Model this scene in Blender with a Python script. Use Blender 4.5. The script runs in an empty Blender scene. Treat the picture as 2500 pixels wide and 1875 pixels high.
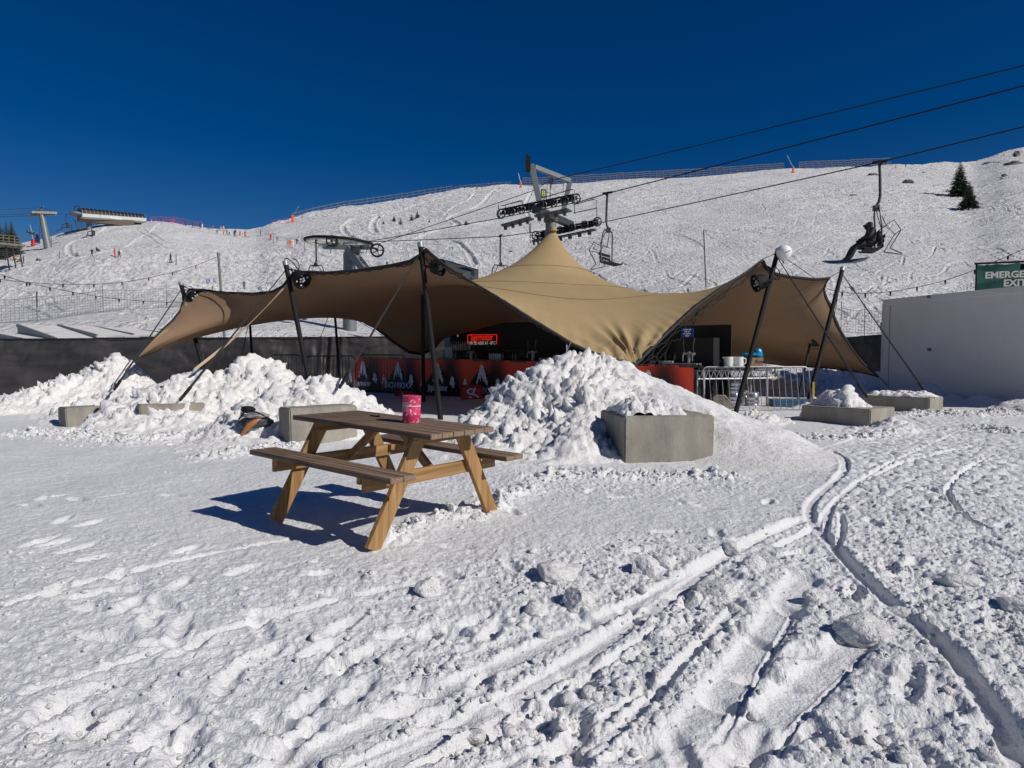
import bpy, bmesh, math, random
import numpy as np
from mathutils import Vector, Matrix, noise as mnoise
random.seed(7); RNG=np.random.default_rng(11)
scene=bpy.context.scene
COL=scene.collection
F=1600.0; HZ=865.0; CAMZ=1.5
R=math.radians
# ---------------------------------------------------------------- helpers: space
PITCH=math.atan((937.5-HZ)/F)
def ray(px,py):
    a=(px-1250.0)/F; b=-(py-937.5)/F
    c,s=math.cos(PITCH),math.sin(PITCH)
    # camera looks along +Y pitched down
    return Vector((a, c+b*s, -s+b*c))
def at(px,py,d):
    r=ray(px,py); k=d/r.y
    return Vector((r.x*k,d,CAMZ+r.z*k))
def onz(px,py,z=0.0):
    r=ray(px,py); k=(z-CAMZ)/r.z
    return Vector((r.x*k,r.y*k,z))
# ---------------------------------------------------------------- noise
def _h(ix,iy,iz,s):
    n=(ix.astype(np.int64)*374761393+iy.astype(np.int64)*668265263+iz*2147483647+s*974634777)&0xffffffff
    n=((n^(n>>13))*1274126177)&0xffffffff
    n=((n^(n>>16))*2246822519)&0xffffffff
    n=n^(n>>15)
    return (n&0xffffff)/float(0xffffff)
def vn(x,y,s=0):
    ix=np.floor(x);iy=np.floor(y);fx=x-ix;fy=y-iy
    fx=fx*fx*fx*(fx*(fx*6-15)+10);fy=fy*fy*fy*(fy*(fy*6-15)+10)
    ix=ix.astype(np.int64);iy=iy.astype(np.int64)
    a=_h(ix,iy,0,s);b=_h(ix+1,iy,0,s);c=_h(ix,iy+1,0,s);d=_h(ix+1,iy+1,0,s)
    return ((a*(1-fx)+b*fx)*(1-fy)+(c*(1-fx)+d*fx)*fy)*2-1
def fbm(x,y,o=4,s=0,g=.5):
    r=0;a=1;t=0
    for i in range(o):
        r=r+a*vn(x*2**i+17.3*i,y*2**i-9.1*i,s+i);t+=a;a*=g
    return r/t
def dome(x,y,s=0,fill=1.0):
    """rounded lumps: bright domes with creases between"""
    ix=np.floor(x).astype(np.int64);iy=np.floor(y).astype(np.int64)
    best=np.zeros_like(x)
    for dx in (-1,0,1):
        for dy in (-1,0,1):
            cx=ix+dx;cy=iy+dy
            px=cx+.15+.7*_h(cx,cy,1,s);py=cy+.15+.7*_h(cx,cy,2,s)
            r=.35+.45*_h(cx,cy,3,s)
            on=_h(cx,cy,4,s)<fill
            d2=((x-px)**2+(y-py)**2)/(r*r)
            v=np.sqrt(np.clip(1-d2,0,1))*r*on
            best=np.maximum(best,v)
    return best
def dome3(P,s=0):
    x,y,z=P[:,0],P[:,1],P[:,2]
    ix=np.floor(x).astype(np.int64);iy=np.floor(y).astype(np.int64);iz=np.floor(z).astype(np.int64)
    best=np.zeros_like(x)
    for dx in (-1,0,1):
        for dy in (-1,0,1):
            for dz in (-1,0,1):
                cx=ix+dx;cy=iy+dy;cz=iz+dz
                a=cx+_h(cx,cy,cz*3+1,s);b=cy+_h(cx,cy,cz*3+2,s);c=cz+_h(cx,cy,cz*3,s)
                r=.45+.5*_h(cx,cy,cz*5+9,s)
                d2=((x-a)**2+(y-b)**2+(z-c)**2)/(r*r)
                best=np.maximum(best,np.sqrt(np.clip(1-d2,0,1))*r)
    return best
def facet(P,s=0,fill=1.0):
    """broken angular crust: every cell gets its own height and tilt; P is (n,2) or (n,3)"""
    nd=P.shape[1];I=np.floor(P).astype(np.int64);n=len(P)
    b1=np.full(n,9.0);b2=np.full(n,9.0);val=np.zeros(n)
    rng=[(a,b,c) for a in(-1,0,1) for b in(-1,0,1) for c in ((-1,0,1) if nd==3 else (0,))]
    for o in rng:
        cx=I[:,0]+o[0];cy=I[:,1]+o[1];cz=(I[:,2]+o[2]) if nd==3 else 0
        d=[P[:,0]-cx-_h(cx,cy,cz*7+1,s),P[:,1]-cy-_h(cx,cy,cz*7+2,s)]
        if nd==3: d.append(P[:,2]-cz-_h(cx,cy,cz*7+3,s))
        d2=sum(q*q for q in d)
        v=_h(cx,cy,cz*7+4,s)*.8-.1
        v=v+d[0]*(_h(cx,cy,cz*7+5,s)-.5)*1.3+d[1]*(_h(cx,cy,cz*7+6,s)-.5)*1.3
        v=v*(_h(cx,cy,cz*7+8,s)<fill)
        m=d2<b1
        b2=np.where(m,b1,np.minimum(b2,d2));val=np.where(m,v,val);b1=np.where(m,d2,b1)
    e=np.sqrt(b2)-np.sqrt(b1)
    return val*sstep(0,.28,e)
def sstep(a,b,x):
    t=np.clip((x-a)/(b-a),0,1); return t*t*(3-2*t)
# ---------------------------------------------------------------- helpers: materials
def newmat(name):
    m=bpy.data.materials.new(name);m.use_nodes=True
    return m,m.node_tree.nodes,m.node_tree.links,m.node_tree.nodes['Principled BSDF']
def mat(name,col,rough=.6,metal=0.0,var=.0,vscale=5.0,bump=0.0,bscale=40.0,stretch=(1,1,1),col2=None,spec=None,emit=None,estr=1.0,trans=0.0):
    m,n,l,b=newmat(name)
    b.inputs['Base Color'].default_value=(*col,1)
    b.inputs['Roughness'].default_value=rough
    b.inputs['Metallic'].default_value=metal
    if spec is not None: b.inputs['Specular IOR Level'].default_value=spec
    if emit:
        b.inputs['Emission Color'].default_value=(*emit,1);b.inputs['Emission Strength'].default_value=estr
    if var or bump or col2:
        tc=n.new('ShaderNodeTexCoord');mp=n.new('ShaderNodeMapping');mp.inputs['Scale'].default_value=stretch
        l.new(tc.outputs['Object'],mp.inputs['Vector'])
    if var or col2:
        nz=n.new('ShaderNodeTexNoise');nz.inputs['Scale'].default_value=vscale;nz.inputs['Detail'].default_value=8;nz.inputs['Roughness'].default_value=.65
        l.new(mp.outputs[0],nz.inputs['Vector'])
        cr=n.new('ShaderNodeValToRGB')
        c2=col2 or tuple(c*(1-var) for c in col)
        c1=col if col2 else tuple(min(1,c*(1+var)) for c in col)
        cr.color_ramp.elements[0].position=.32;cr.color_ramp.elements[0].color=(*c2,1)
        cr.color_ramp.elements[1].position=.68;cr.color_ramp.elements[1].color=(*c1,1)
        l.new(nz.outputs['Fac'],cr.inputs[0]);l.new(cr.outputs[0],b.inputs['Base Color'])
    if bump:
        nb=n.new('ShaderNodeTexNoise');nb.inputs['Scale'].default_value=bscale;nb.inputs['Detail'].default_value=6
        l.new(mp.outputs[0],nb.inputs['Vector'])
        bp=n.new('ShaderNodeBump');bp.inputs['Strength'].default_value=bump;bp.inputs['Distance'].default_value=.01
        l.new(nb.outputs['Fac'],bp.inputs['Height']);l.new(bp.outputs[0],b.inputs['Normal'])
    if trans:
        out=n['Material Output'];t=n.new('ShaderNodeBsdfTranslucent');mx=n.new('ShaderNodeMixShader');mx.inputs[0].default_value=trans
        t.inputs['Color'].default_value=(*col,1)
        l.new(b.outputs[0],mx.inputs[1]);l.new(t.outputs[0],mx.inputs[2]);l.new(mx.outputs[0],out.inputs['Surface'])
    return m
def snowmat(name,scales,dist,dirt=None,alb=(.76,.765,.775)):
    """scales: list of (scale, weight, stretch) bump layers; dist in metres"""
    m,n,l,b=newmat(name)
    b.inputs['Base Color'].default_value=(*alb,1);b.inputs['Roughness'].default_value=.55
    b.inputs['Specular IOR Level'].default_value=.25
    tc=n.new('ShaderNodeTexCoord');prev=None
    for sc,w,st in scales:
        mp=n.new('ShaderNodeMapping');mp.inputs['Scale'].default_value=st[:3]
        if len(st)>3: mp.inputs['Rotation'].default_value=(0,0,st[3])
        l.new(tc.outputs['Object'],mp.inputs['Vector'])
        nz=n.new('ShaderNodeTexNoise');nz.inputs['Scale'].default_value=sc;nz.inputs['Detail'].default_value=5;nz.inputs['Roughness'].default_value=.6
        nz.inputs['Distortion'].default_value=.15
        l.new(mp.outputs[0],nz.inputs['Vector'])
        bp=n.new('ShaderNodeBump');bp.inputs['Strength'].default_value=1;bp.inputs['Distance'].default_value=dist*w
        l.new(nz.outputs['Fac'],bp.inputs['Height'])
        if prev: l.new(prev.outputs[0],bp.inputs['Normal'])
        prev=bp
    l.new(prev.outputs[0],b.inputs['Normal'])
    nz=n.new('ShaderNodeTexNoise');nz.inputs['Scale'].default_value=(dirt or (.6,))[0];nz.inputs['Detail'].default_value=9;nz.inputs['Roughness'].default_value=.72
    l.new(tc.outputs['Object'],nz.inputs['Vector'])
    cr=n.new('ShaderNodeValToRGB');cr.color_ramp.elements[0].position=.25;cr.color_ramp.elements[1].position=.6
    cr.color_ramp.elements[0].color=(alb[0]*.86,alb[1]*.86,alb[2]*.87,1);cr.color_ramp.elements[1].color=(*alb,1)
    l.new(nz.outputs['Fac'],cr.inputs[0]);l.new(cr.outputs[0],b.inputs['Base Color'])
    return m
# ---------------------------------------------------------------- helpers: meshes
class MB:
    def __init__(s): s.v=[];s.f=[];s.m=[]
    def add(s,vs,fs,mi=0):
        o=len(s.v);s.v+=[tuple(v) for v in vs];s.f+=[tuple(i+o for i in f) for f in fs];s.m+=[mi]*len(fs);return s
    def box(s,c,size,rot=None,mi=0,rotz=0.0):
        c=Vector(c);h=Vector(size)/2
        M=rot if rot is not None else Matrix.Rotation(rotz,3,'Z')
        vs=[c+M@Vector((x*h.x,y*h.y,z*h.z)) for x in(-1,1) for y in(-1,1) for z in(-1,1)]
        return s.add(vs,[(0,1,3,2),(4,6,7,5),(0,4,5,1),(2,3,7,6),(0,2,6,4),(1,5,7,3)],mi)
    def bar(s,p,q,w,h=None,up=(0,0,1),mi=0):
        p=Vector(p);q=Vector(q);h=h or w;d=(q-p);L=d.length;d.normalize()
        u=Vector(up)
        if abs(d.dot(u))>.98: u=Vector((0,1,0))
        a=d.cross(u).normalized();b=a.cross(d).normalized()
        M=Matrix((d,a,b)).transposed()
        return s.box((p+q)/2,(L,w,h),rot=M,mi=mi)
    def tube(s,pts,r,n=8,mi=0,cap=True,closed=False):
        pts=[Vector(p) for p in pts];N=len(pts);rs=r if hasattr(r,'__len__') else [r]*N
        vs=[];prev=None
        for i,p in enumerate(pts):
            if closed: t=(pts[(i+1)%N]-pts[i-1])
            else: t=(pts[min(i+1,N-1)]-pts[max(i-1,0)])
            t.normalize()
            if prev is None:
                a=t.cross(Vector((0,0,1)) if abs(t.z)<.9 else Vector((1,0,0))).normalized()
            else:
                a=(prev-t*prev.dot(t)).normalized()
            prev=a;b=t.cross(a)
            for k in range(n):
                w=2*math.pi*k/n;vs.append(p+(a*math.cos(w)+b*math.sin(w))*rs[i])
        fs=[]
        for i in range(N if closed else N-1):
            j=(i+1)%N
            for k in range(n): fs.append((i*n+k,i*n+(k+1)%n,j*n+(k+1)%n,j*n+k))
        if cap and not closed: fs+= [tuple(range(n-1,-1,-1)),tuple(range((N-1)*n,N*n))]
        return s.add(vs,fs,mi)
    def cyl(s,p,q,r,r2=None,n=16,mi=0): return s.tube([p,q],[r,r if r2 is None else r2],n,mi)
    def lathe(s,c,prof,n=20,mi=0,axis='Z',M=None):
        c=Vector(c);vs=[]
        for r,z in prof:
            for k in range(n):
                w=2*math.pi*k/n;v=Vector((r*math.cos(w),r*math.sin(w),z))
                if M is not None: v=M@v
                vs.append(c+v)
        fs=[]
        for i in range(len(prof)-1):
            for k in range(n): fs.append((i*n+k,i*n+(k+1)%n,(i+1)*n+(k+1)%n,(i+1)*n+k))
        fs+=[tuple(range(n-1,-1,-1)),tuple(range((len(prof)-1)*n,len(prof)*n))]
        return s.add(vs,fs,mi)
    def ball(s,c,r,n=12,mi=0,sc=(1,1,1)):
        prof=[(max(1e-4,math.sin(math.pi*i/n)),-math.cos(math.pi*i/n)) for i in range(n+1)]
        return s.lathe(c,[(p*r,z*r) for p,z in prof],n*2,mi,M=Matrix.Diagonal(sc))
    def build(s,name,mats,parent=None,smooth=False,origin=None,bevel=0.0):
        me=bpy.data.meshes.new(name)
        vs=s.v
        o=Vector(origin) if origin is not None else None
        if o is None and parent is None and vs:
            a=np.array(vs);mn=a.min(0);mx=a.max(0);o=Vector(((mn[0]+mx[0])/2,(mn[1]+mx[1])/2,mn[2]))
        if o is not None: vs=[(x-o.x,y-o.y,z-o.z) for x,y,z in vs]
        me.from_pydata(vs,[],s.f)
        for m in (mats if isinstance(mats,(list,tuple)) else [mats]): me.materials.append(m)
        if any(s.m): me.polygons.foreach_set('material_index',s.m)
        if smooth: me.polygons.foreach_set('use_smooth',[True]*len(me.polygons))
        me.update()
        ob=bpy.data.objects.new(name,me);COL.objects.link(ob)
        if o is not None: ob.location=o
        if bevel:
            bv=ob.modifiers.new('bevel','BEVEL');bv.width=bevel;bv.segments=2;bv.limit_method='ANGLE'
        if smooth:
            try:
                me.set_sharp_from_angle(angle=R(40))
            except Exception: pass
        if parent is not None:
            ob.parent=parent
            ob.matrix_parent_inverse=PM.get(parent.name,Matrix.Identity(4)) if parent.type=='EMPTY' else Matrix.Identity(4)
        return ob
PM={}
def tag(o,label=None,cat=None,group=None,kind=None):
    if label:o['label']=label
    if cat:o['category']=cat
    if group:o['group']=group
    if kind:o['kind']=kind
    return o
def empty(name,label,cat,loc=(0,0,0),group=None,local=False,rz=0):
    """local=False: parts are given in world coordinates"""
    o=bpy.data.objects.new(name,None);COL.objects.link(o);o.location=loc;o.rotation_euler=(0,0,rz)
    o.empty_display_size=.2
    M=Matrix.Translation(Vector(loc))@Matrix.Rotation(rz,4,'Z')
    PM[o.name]=Matrix.Identity(4) if local else M.inverted()
    return tag(o,label,cat,group)
def copy_tree(o,parent=None):
    c=o.copy();COL.objects.link(c)
    if parent: c.parent=parent
    PM[c.name]=PM.get(o.name,Matrix.Identity(4))
    for ch in list(o.children): copy_tree(ch,c)
    return c
def struct(o): o['kind']='structure';return o
def mesh_np(name,V,Fq,mats,smooth=True,parent=None,mi=None):
    me=bpy.data.meshes.new(name);V=np.asarray(V,dtype=np.float32);Fq=np.asarray(Fq,dtype=np.int32)
    k=Fq.shape[1]
    me.vertices.add(len(V));me.vertices.foreach_set('co',V.ravel())
    me.loops.add(Fq.size);me.loops.foreach_set('vertex_index',Fq.ravel())
    me.polygons.add(len(Fq));me.polygons.foreach_set('loop_start',np.arange(0,Fq.size,k,dtype=np.int32))
    if mi is not None: me.polygons.foreach_set('material_index',np.asarray(mi,dtype=np.int32))
    for m in (mats if isinstance(mats,(list,tuple)) else [mats]): me.materials.append(m)
    me.update(calc_edges=True)
    if smooth: me.polygons.foreach_set('use_smooth',np.ones(len(Fq),dtype=bool))
    me.validate()
    o=bpy.data.objects.new(name,me);COL.objects.link(o)
    if parent is not None:
        o.parent=parent;o.matrix_parent_inverse=PM.get(parent.name,Matrix.Identity(4)) if parent.type=='EMPTY' else Matrix.Identity(4)
    return o
def grid_faces(nr,nc,wrap=False):
    i=np.arange(nr-1)[:,None];j=np.arange(nc if wrap else nc-1)[None,:];j2=(j+1)%nc
    a=(i*nc+j);b=(i*nc+j2);c=((i+1)*nc+j2);d=((i+1)*nc+j)
    return np.stack([a+0*j,b+0*i,c+0*i,d+0*j],-1).reshape(-1,4)
def text_mesh(name,txt,size,M,m,parent=None,depth=.004,align='CENTER',shear=0.0,sx=1.0,offset=0.0):
    cu=bpy.data.curves.new(name,'FONT');cu.body=txt;cu.size=size;cu.align_x=align;cu.align_y='CENTER';cu.extrude=depth;cu.shear=shear;cu.offset=offset
    cu.resolution_u=3
    t=bpy.data.objects.new(name,cu);COL.objects.link(t)
    dg=bpy.context.evaluated_depsgraph_get()
    me=bpy.data.meshes.new_from_object(t.evaluated_get(dg))
    bpy.data.objects.remove(t);bpy.data.curves.remove(cu)
    me.transform(M@Matrix.Diagonal((sx,1,1,1)));me.materials.clear();me.materials.append(m)
    o=bpy.data.objects.new(name,me);COL.objects.link(o)
    if parent is not None:
        o.parent=parent;o.matrix_parent_inverse=PM.get(parent.name,Matrix.Identity(4)) if parent.type=='EMPTY' else Matrix.Identity(4)
    return o
def frame(o,xd,zd=(0,0,1)):
    """matrix whose local X runs along xd, local Y along zd, at o"""
    x=Vector(xd).normalized();y=Vector(zd);y=(y-x*y.dot(x)).normalized();z=x.cross(y)
    M=Matrix((x,y,z)).transposed().to_4x4();M.translation=Vector(o);return M
# ---------------------------------------------------------------- camera, sun, sky
cam=bpy.data.cameras.new('camera');cam.sensor_width=36;cam.lens=F/2500*36;cam.clip_end=3000;cam.clip_start=.05
co=bpy.data.objects.new('camera',cam);COL.objects.link(co);co.location=(0,0,CAMZ)
co.rotation_euler=(math.pi/2-PITCH,0,0);scene.camera=co
SUN=Vector((1.18,-.68,1.0)).normalized()
sl=bpy.data.lights.new('sun','SUN');sl.energy=SUN_E if 'SUN_E' in globals() else 4.9;sl.angle=R(.53);sl.color=(1,.95,.88)
so=bpy.data.objects.new('sun',sl);COL.objects.link(so);so.rotation_euler=(-SUN).to_track_quat('-Z','Y').to_euler()
w=bpy.data.worlds.new('World');scene.world=w;w.use_nodes=True
wn=w.node_tree.nodes;wl=w.node_tree.links
st=wn.new('ShaderNodeTexSky');st.sky_type='NISHITA';st.sun_disc=False
st.sun_elevation=math.asin(SUN.z);st.sun_rotation=math.atan2(SUN.x,SUN.y)
st.altitude=1900;st.air_density=1.0;st.dust_density=.35;st.ozone_density=3.0
hs=wn.new('ShaderNodeHueSaturation');hs.inputs['Hue'].default_value=.513;hs.inputs['Saturation'].default_value=1.45;hs.inputs['Value'].default_value=.68
wl.new(st.outputs[0],hs.inputs['Color']);wl.new(hs.outputs[0],wn['Background'].inputs['Color'])
wn['Background'].inputs['Strength'].default_value=.08
vs=scene.view_settings;vs.view_transform='Standard';vs.look='None';vs.exposure=-.28;vs.gamma=1
scene.cycles.max_bounces=6;scene.cycles.diffuse_bounces=4;scene.cycles.glossy_bounces=2;scene.cycles.transmission_bounces=3;scene.cycles.transparent_max_bounces=6
# ---------------------------------------------------------------- materials
M={}
M['ground']=snowmat('snow_ground',[(7,1,(1,1,1)),(24,.6,(1,1,1)),(80,.35,(1,1,1))],.024,(1.1,))
M['hill']=snowmat('snow_hill',[(.10,1.6,(1,2.2,1,.4)),(.35,1.0,(1,2.6,1,.5)),(.9,.7,(2.8,1,1,.35)),(2.0,.4,(1,1,1))],.62,(.05,),alb=(.74,.735,.735))
M['pile']=snowmat('snow_pile',[(11,.8,(1,1,1)),(34,.6,(1,1,1)),(90,.3,(1,1,1))],.04,(2,),alb=(.89,.88,.865))
M['concrete']=mat('concrete',(.27,.25,.21),.85,var=.30,vscale=2.4,bump=.5,bscale=60,stretch=(1,1,.45),spec=.2)
M['wood']=None
M['black']=mat('black_paint',(.012,.012,.013),.7,spec=.2)
M['rubber']=mat('black_fabric',(.02,.02,.022),.8)
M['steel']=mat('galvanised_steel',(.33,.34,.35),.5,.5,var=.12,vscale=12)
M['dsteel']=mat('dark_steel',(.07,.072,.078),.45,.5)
M['gsteel']=mat('grey_painted_steel',(.17,.19,.195),.5,.2,var=.1,vscale=4)
M['white']=mat('white_plastic',(.78,.78,.76),.4)
M['red']=mat('red_vinyl',(.5,.022,.018),.45)
M['orange']=mat('orange_plastic',(.75,.16,.04),.5)
M['bark']=mat('bark',(.06,.045,.035),.9)
M['spruce']=mat('spruce_needles',(.04,.06,.03),.8,var=.5,vscale=3)
M['rock']=mat('rock',(.16,.145,.13),.9,var=.4,vscale=1.2,bump=1,bscale=3)
# ---------------------------------------------------------------- terrain
SIL=np.array([(-900,655),(-500,640),(0,614),(51,600),(76,594),(113,588),(170,571),(226,559),(254,552),(350,546),(396,543),(438,547),(480,555),(537,559),(618,561),(639,559),(663,548),(711,541),(754,528),(836,510),(971,491),(1107,470),(1139,465),(1196,461),(1242,457),(1300,459),(1421,451),(1602,441),(1650,439),(1900,422),(2144,411),(2171,408),(2361,404),(2401,391),(2442,376),(2483,367),(2600,350),(3000,330),(3600,330)],float)
DR=np.array([(-900,160),(0,165),(200,172),(350,182),(450,190),(560,205),(640,225),(760,240),(1100,255),(1600,270),(2150,285),(2350,292),(2440,330),(2600,340),(3600,350)],float)
Y0=26.0
def ss_interp(u,T):
    return np.interp(u,T[:,0],T[:,1])
def sil_smooth(u):
    return sum(ss_interp(u+k,SIL) for k in (-14,-7,0,7,14))/5
_du=np.arange(-1200,3800,10.0);_dd=np.interp(_du,DR[:,0],DR[:,1])
for _ in range(3): _dd=np.convolve(np.pad(_dd,12,'edge'),np.ones(25)/25,'valid')
def drs(u): return np.interp(u,_du,_dd)
def base_z(x,y):
    """smooth terrain height for arrays x,y (y>0)"""
    x=np.asarray(x,float);y=np.asarray(y,float)
    u=1250+F*x/np.maximum(y,1.0)
    D=drs(u);ys=sil_smooth(u)
    H=CAMZ+(HZ-ys)/F*D*1.0
    t=(y-Y0)/(D-Y0)
    tp=np.clip(t,0,1)
    wl=sstep(1100,500,u)
    p=1.28-.10*sstep(900,1900,u)
    g=tp**p
    z=H*g
    z=z-np.where(t>1,(y-D)*.10+((y-D)*.02)**2,0)
    # snow bank behind the fence on the left and behind the tent
    bank=2.3*sstep(25.5,36,y)*(1-sstep(40,80,y))*(.30+.70*wl)*sstep(2400,1500,u)
    z=z+bank
    # gentle rise of the yard
    z=z+.10*sstep(10,22,y)*(1-sstep(27,32,y))
    return z
def hill_noise(x,y):
    """large and mid relief of the slope, metres"""
    d=y-Y0
    a=sstep(2,25,d)
    u=1250+F*x/np.maximum(y,1.0)
    c,s=math.cos(.5),math.sin(.5)
    xr=x*c+y*s;yr=-x*s+y*c
    n=fbm(x/22,y/22,3,31)*.9
    n=n+fbm(x/6,y/6,3,37)*.22
    rough=sstep(-.25,.35,fbm(x/40,y/40,2,55))*.8+.2
    rough=rough*(1-.75*sstep(44,60,y)*0)
    n=n+(fbm(xr/.9,yr/4.2,3,41)*.30+fbm(xr/3.6,yr/.9,3,43)*.24)*rough
    n=n+np.abs(fbm(x/2.1,y/2.1,3,49))*.26*rough
    # the smooth bank close behind the fences
    sm=1-sstep(46,64,y)*1.0
    n=n*(1-.86*sm)
    return n*a
def carve(Z,X,Y,pl,wd,dp,berm=.35,end=True):
    """press a track along the polyline pl (world xy) into the height array"""
    pl=np.array(pl,float)
    # smooth the polyline
    for _ in range(2):
        q=[pl[0]]
        for a,b in zip(pl[:-1],pl[1:]): q+= [a*.75+b*.25,a*.25+b*.75]
        q.append(pl[-1]);pl=np.array(q)
    mn=pl.min(0)-wd*3;mx=pl.max(0)+wd*3
    sel=np.where((X>mn[0])&(X<mx[0])&(Y>mn[1])&(Y<mx[1]))
    if len(sel[0])==0: return
    x=X[sel];y=Y[sel];best=np.full(x.shape,1e9)
    for a,b in zip(pl[:-1],pl[1:]):
        d=b-a;L=(d@d)+1e-12
        t=np.clip(((x-a[0])*d[0]+(y-a[1])*d[1])/L,0,1)
        best=np.minimum(best,(x-a[0]-t*d[0])**2+(y-a[1]-t*d[1])**2)
    r=np.sqrt(best)/wd
    Z[sel]+=dp*(-np.exp(-(r*1.05)**8)+berm*np.exp(-((r-1.5)*2.2)**2)*(.4+1.2*np.abs(vn(x/.06,y/.06,9))))
    return sel,r
# --- the yard: one camera-graded sheet from the photographer's feet to the back fences
NC,NR=1240,900
uu=np.linspace(-1.02,1.02,NC);yy=1.35*(29.0/1.35)**(np.linspace(0,1,NR)**.97)
YY,UU=np.meshgrid(yy,uu,indexing='ij');XX=UU*YY
PXX=1250+F*UU; PYY=HZ+F*CAMZ/YY   # where each vertex shows in the photo (flat ground)
GZ=base_z(XX,YY)
def blob(cx,cy,rx,ry,soft=.5):
    d=np.sqrt(((PXX-cx)/rx)**2+((PYY-cy)/ry)**2);return 1-sstep(1-soft,1+soft,d)
# roughness masks, as the yard is churned in the photo
churn=sstep(1290,1430,PYY+ (PXX-1000)*-.02+60*fbm(PXX/160,PYY/160,3,5))*.8
churn=np.maximum(churn,blob(2250,1450,420,260)*1.0)
churn=np.maximum(churn,blob(1500,1450,560,130)*1.0)
churn=np.maximum(churn,blob(1450,1180,420,40)*.8)
groom=np.maximum(blob(650,1790,360,120),blob(120,1700,260,150)*.6)
groom=np.maximum(groom,blob(2000,1800,230,150)*.8)
flat=blob(900,1330,500,60)+blob(300,1150,500,110)+blob(1300,1290,300,50)
churn=churn*(1-.75*groom)*(1-.6*np.clip(flat,0,1))*(1-.5*sstep(1150,500,PXX))
big=fbm(XX/2.6,YY/2.6,3,3)*.05
GN=big+fbm(XX/.7,YY/.7,3,8)*.013
# broken crust: sparse clods of several sizes
wx=XX+fbm(XX/.12,YY/.12,3,71)*.045;wy=YY+fbm(XX/.12,YY/.12,3,72)*.045
cl=np.zeros_like(XX)
cs=churn>.04;PW=np.stack([wx[cs],wy[cs]],1)
for sc,am,fl,sd in ((.26,.035,.08,1),(.14,.075,.22,2),(.075,.17,.5,3),(.04,.22,.75,4)):
    dd=np.zeros_like(XX);dd[cs]=.45*dome(wx[cs]/sc,wy[cs]/sc,sd*13,fl)+.75*np.clip(facet(PW/(sc*.8),sd*17,fl),0,1)
    cl=np.maximum(cl,dd*sc*am*4.0)+.35*dd*sc*am*(sc<.1)
patch=sstep(-.45,.25,fbm(XX/.9,YY/.9,3,90))
GN=GN+cl*churn*(.3+.7*patch)*.42
# fine crumbs everywhere
near=1-sstep(7,15,YY)
ns=near>.02;q=np.zeros_like(XX);q[ns]=dome(XX[ns]/.045,YY[ns]/.045,77,.6);GN=GN+q*.014*(.25+churn)*near
GN=GN+fbm(XX/.16,YY/.16,4,20)*.012*(.5+churn)+fbm(XX/.035,YY/.035,3,25)*.005*near
ns=near>.02;q=np.zeros_like(XX);q[ns]=facet(np.stack([wx[ns],wy[ns]],1)/.035,55,.6);GN=GN+np.clip(q,0,1)*.011*(.15+churn)*near
# wind ripples on the smooth part on the left
GN=GN+fbm(XX/.9,YY/.22,3,27)*.008*np.clip(flat+.4,0,1)
# groomer corduroy
GN=GN+groom*.008*np.sin((XX*.25+YY*.97)*2*math.pi/.085+fbm(XX,YY,2,6)*2)*(PYY>1550)
# trodden, dirty path on the right
q=np.zeros_like(XX);bb=blob(2300,1150,260,120);ns=bb>.02;q[ns]=dome(XX[ns]/.11,YY[ns]/.11,97,.8);GN=GN+bb*q*.05
def G2(lst): return [tuple(onz(a,b))[:2] for a,b in lst]
TR=[([(640,1900),(695,1872),(960,1742),(1250,1607),(1645,1433),(1815,1337),(1967,1270)],.12,.055),
    ([(860,1900),(915,1872),(1250,1718),(1566,1507),(1690,1416),(1760,1370)],.11,.06),
    ([(960,1900),(1290,1735),(1600,1540)],.03,.03),
    ([(1540,1915),(1589,1875),(1730,1750),(1849,1592),(1928,1467),(1960,1420)],.20,.05),
    ([(1640,1915),(1700,1860),(1800,1745),(1880,1600),(1935,1500)],.03,.05),
    ([(1690,1915),(1730,1875),(1928,1721),(2086,1569)],.20,.055),
    ([(1800,1915),(1850,1860),(2010,1700),(2120,1590)],.025,.04),
    ([(2540,1930),(2493,1875),(2380,1676),(2267,1552),(2126,1439),(2041,1349),(1973,1269),(1979,1219),(2080,1142),(2030,1100)],.10,.06),
    ([(740,1915),(1100,1760),(1420,1612),(1640,1482)],.035,.03),
    ([(1340,1915),(1540,1760),(1690,1600),(1800,1480)],.06,.035),
    ([(1160,1900),(1420,1788),(1570,1690)],.04,.03),
    ([(60,1700),(500,1560),(900,1450),(1150,1400)],.05,.015),
    ([(-20,1500),(400,1380),(760,1310)],.06,.012),
    ([(2041,1349),(2060,1300),(2052,1260)],.05,.03),
    ([(2420,1112),(2357,1151),(2301,1207),(2352,1269),(2410,1300)],.05,.035),
    ([(1900,1345),(1990,1300),(2040,1220),(2120,1170),(2240,1120),(2400,1085)],.06,.03),
    ([(2010,1330),(2030,1230),(2090,1180),(2200,1120),(2330,1060)],.05,.025),
    ([(2180,1010),(2260,1040),(2390,1070),(2530,1068)],.12,.04),
    ([(1990,1100),(2100,1070),(2250,1065),(2420,1030)],.07,.03)]
TRK=np.zeros_like(XX)
for pl,wd,dp in TR:
    tmp=GN.copy()
    rr=carve(tmp,XX,YY,G2(pl),wd*.52,dp*.40,.35)
    if rr is None: continue
    sel,r=rr
    k=np.exp(-(r*1.0)**4)
    delta=tmp[sel]-GN[sel]
    loc=GN[sel]
    GN[sel]=loc*(1-.92*k)+delta;TRK[sel]=np.maximum(TRK[sel],np.exp(-(r*.8)**6))
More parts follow.
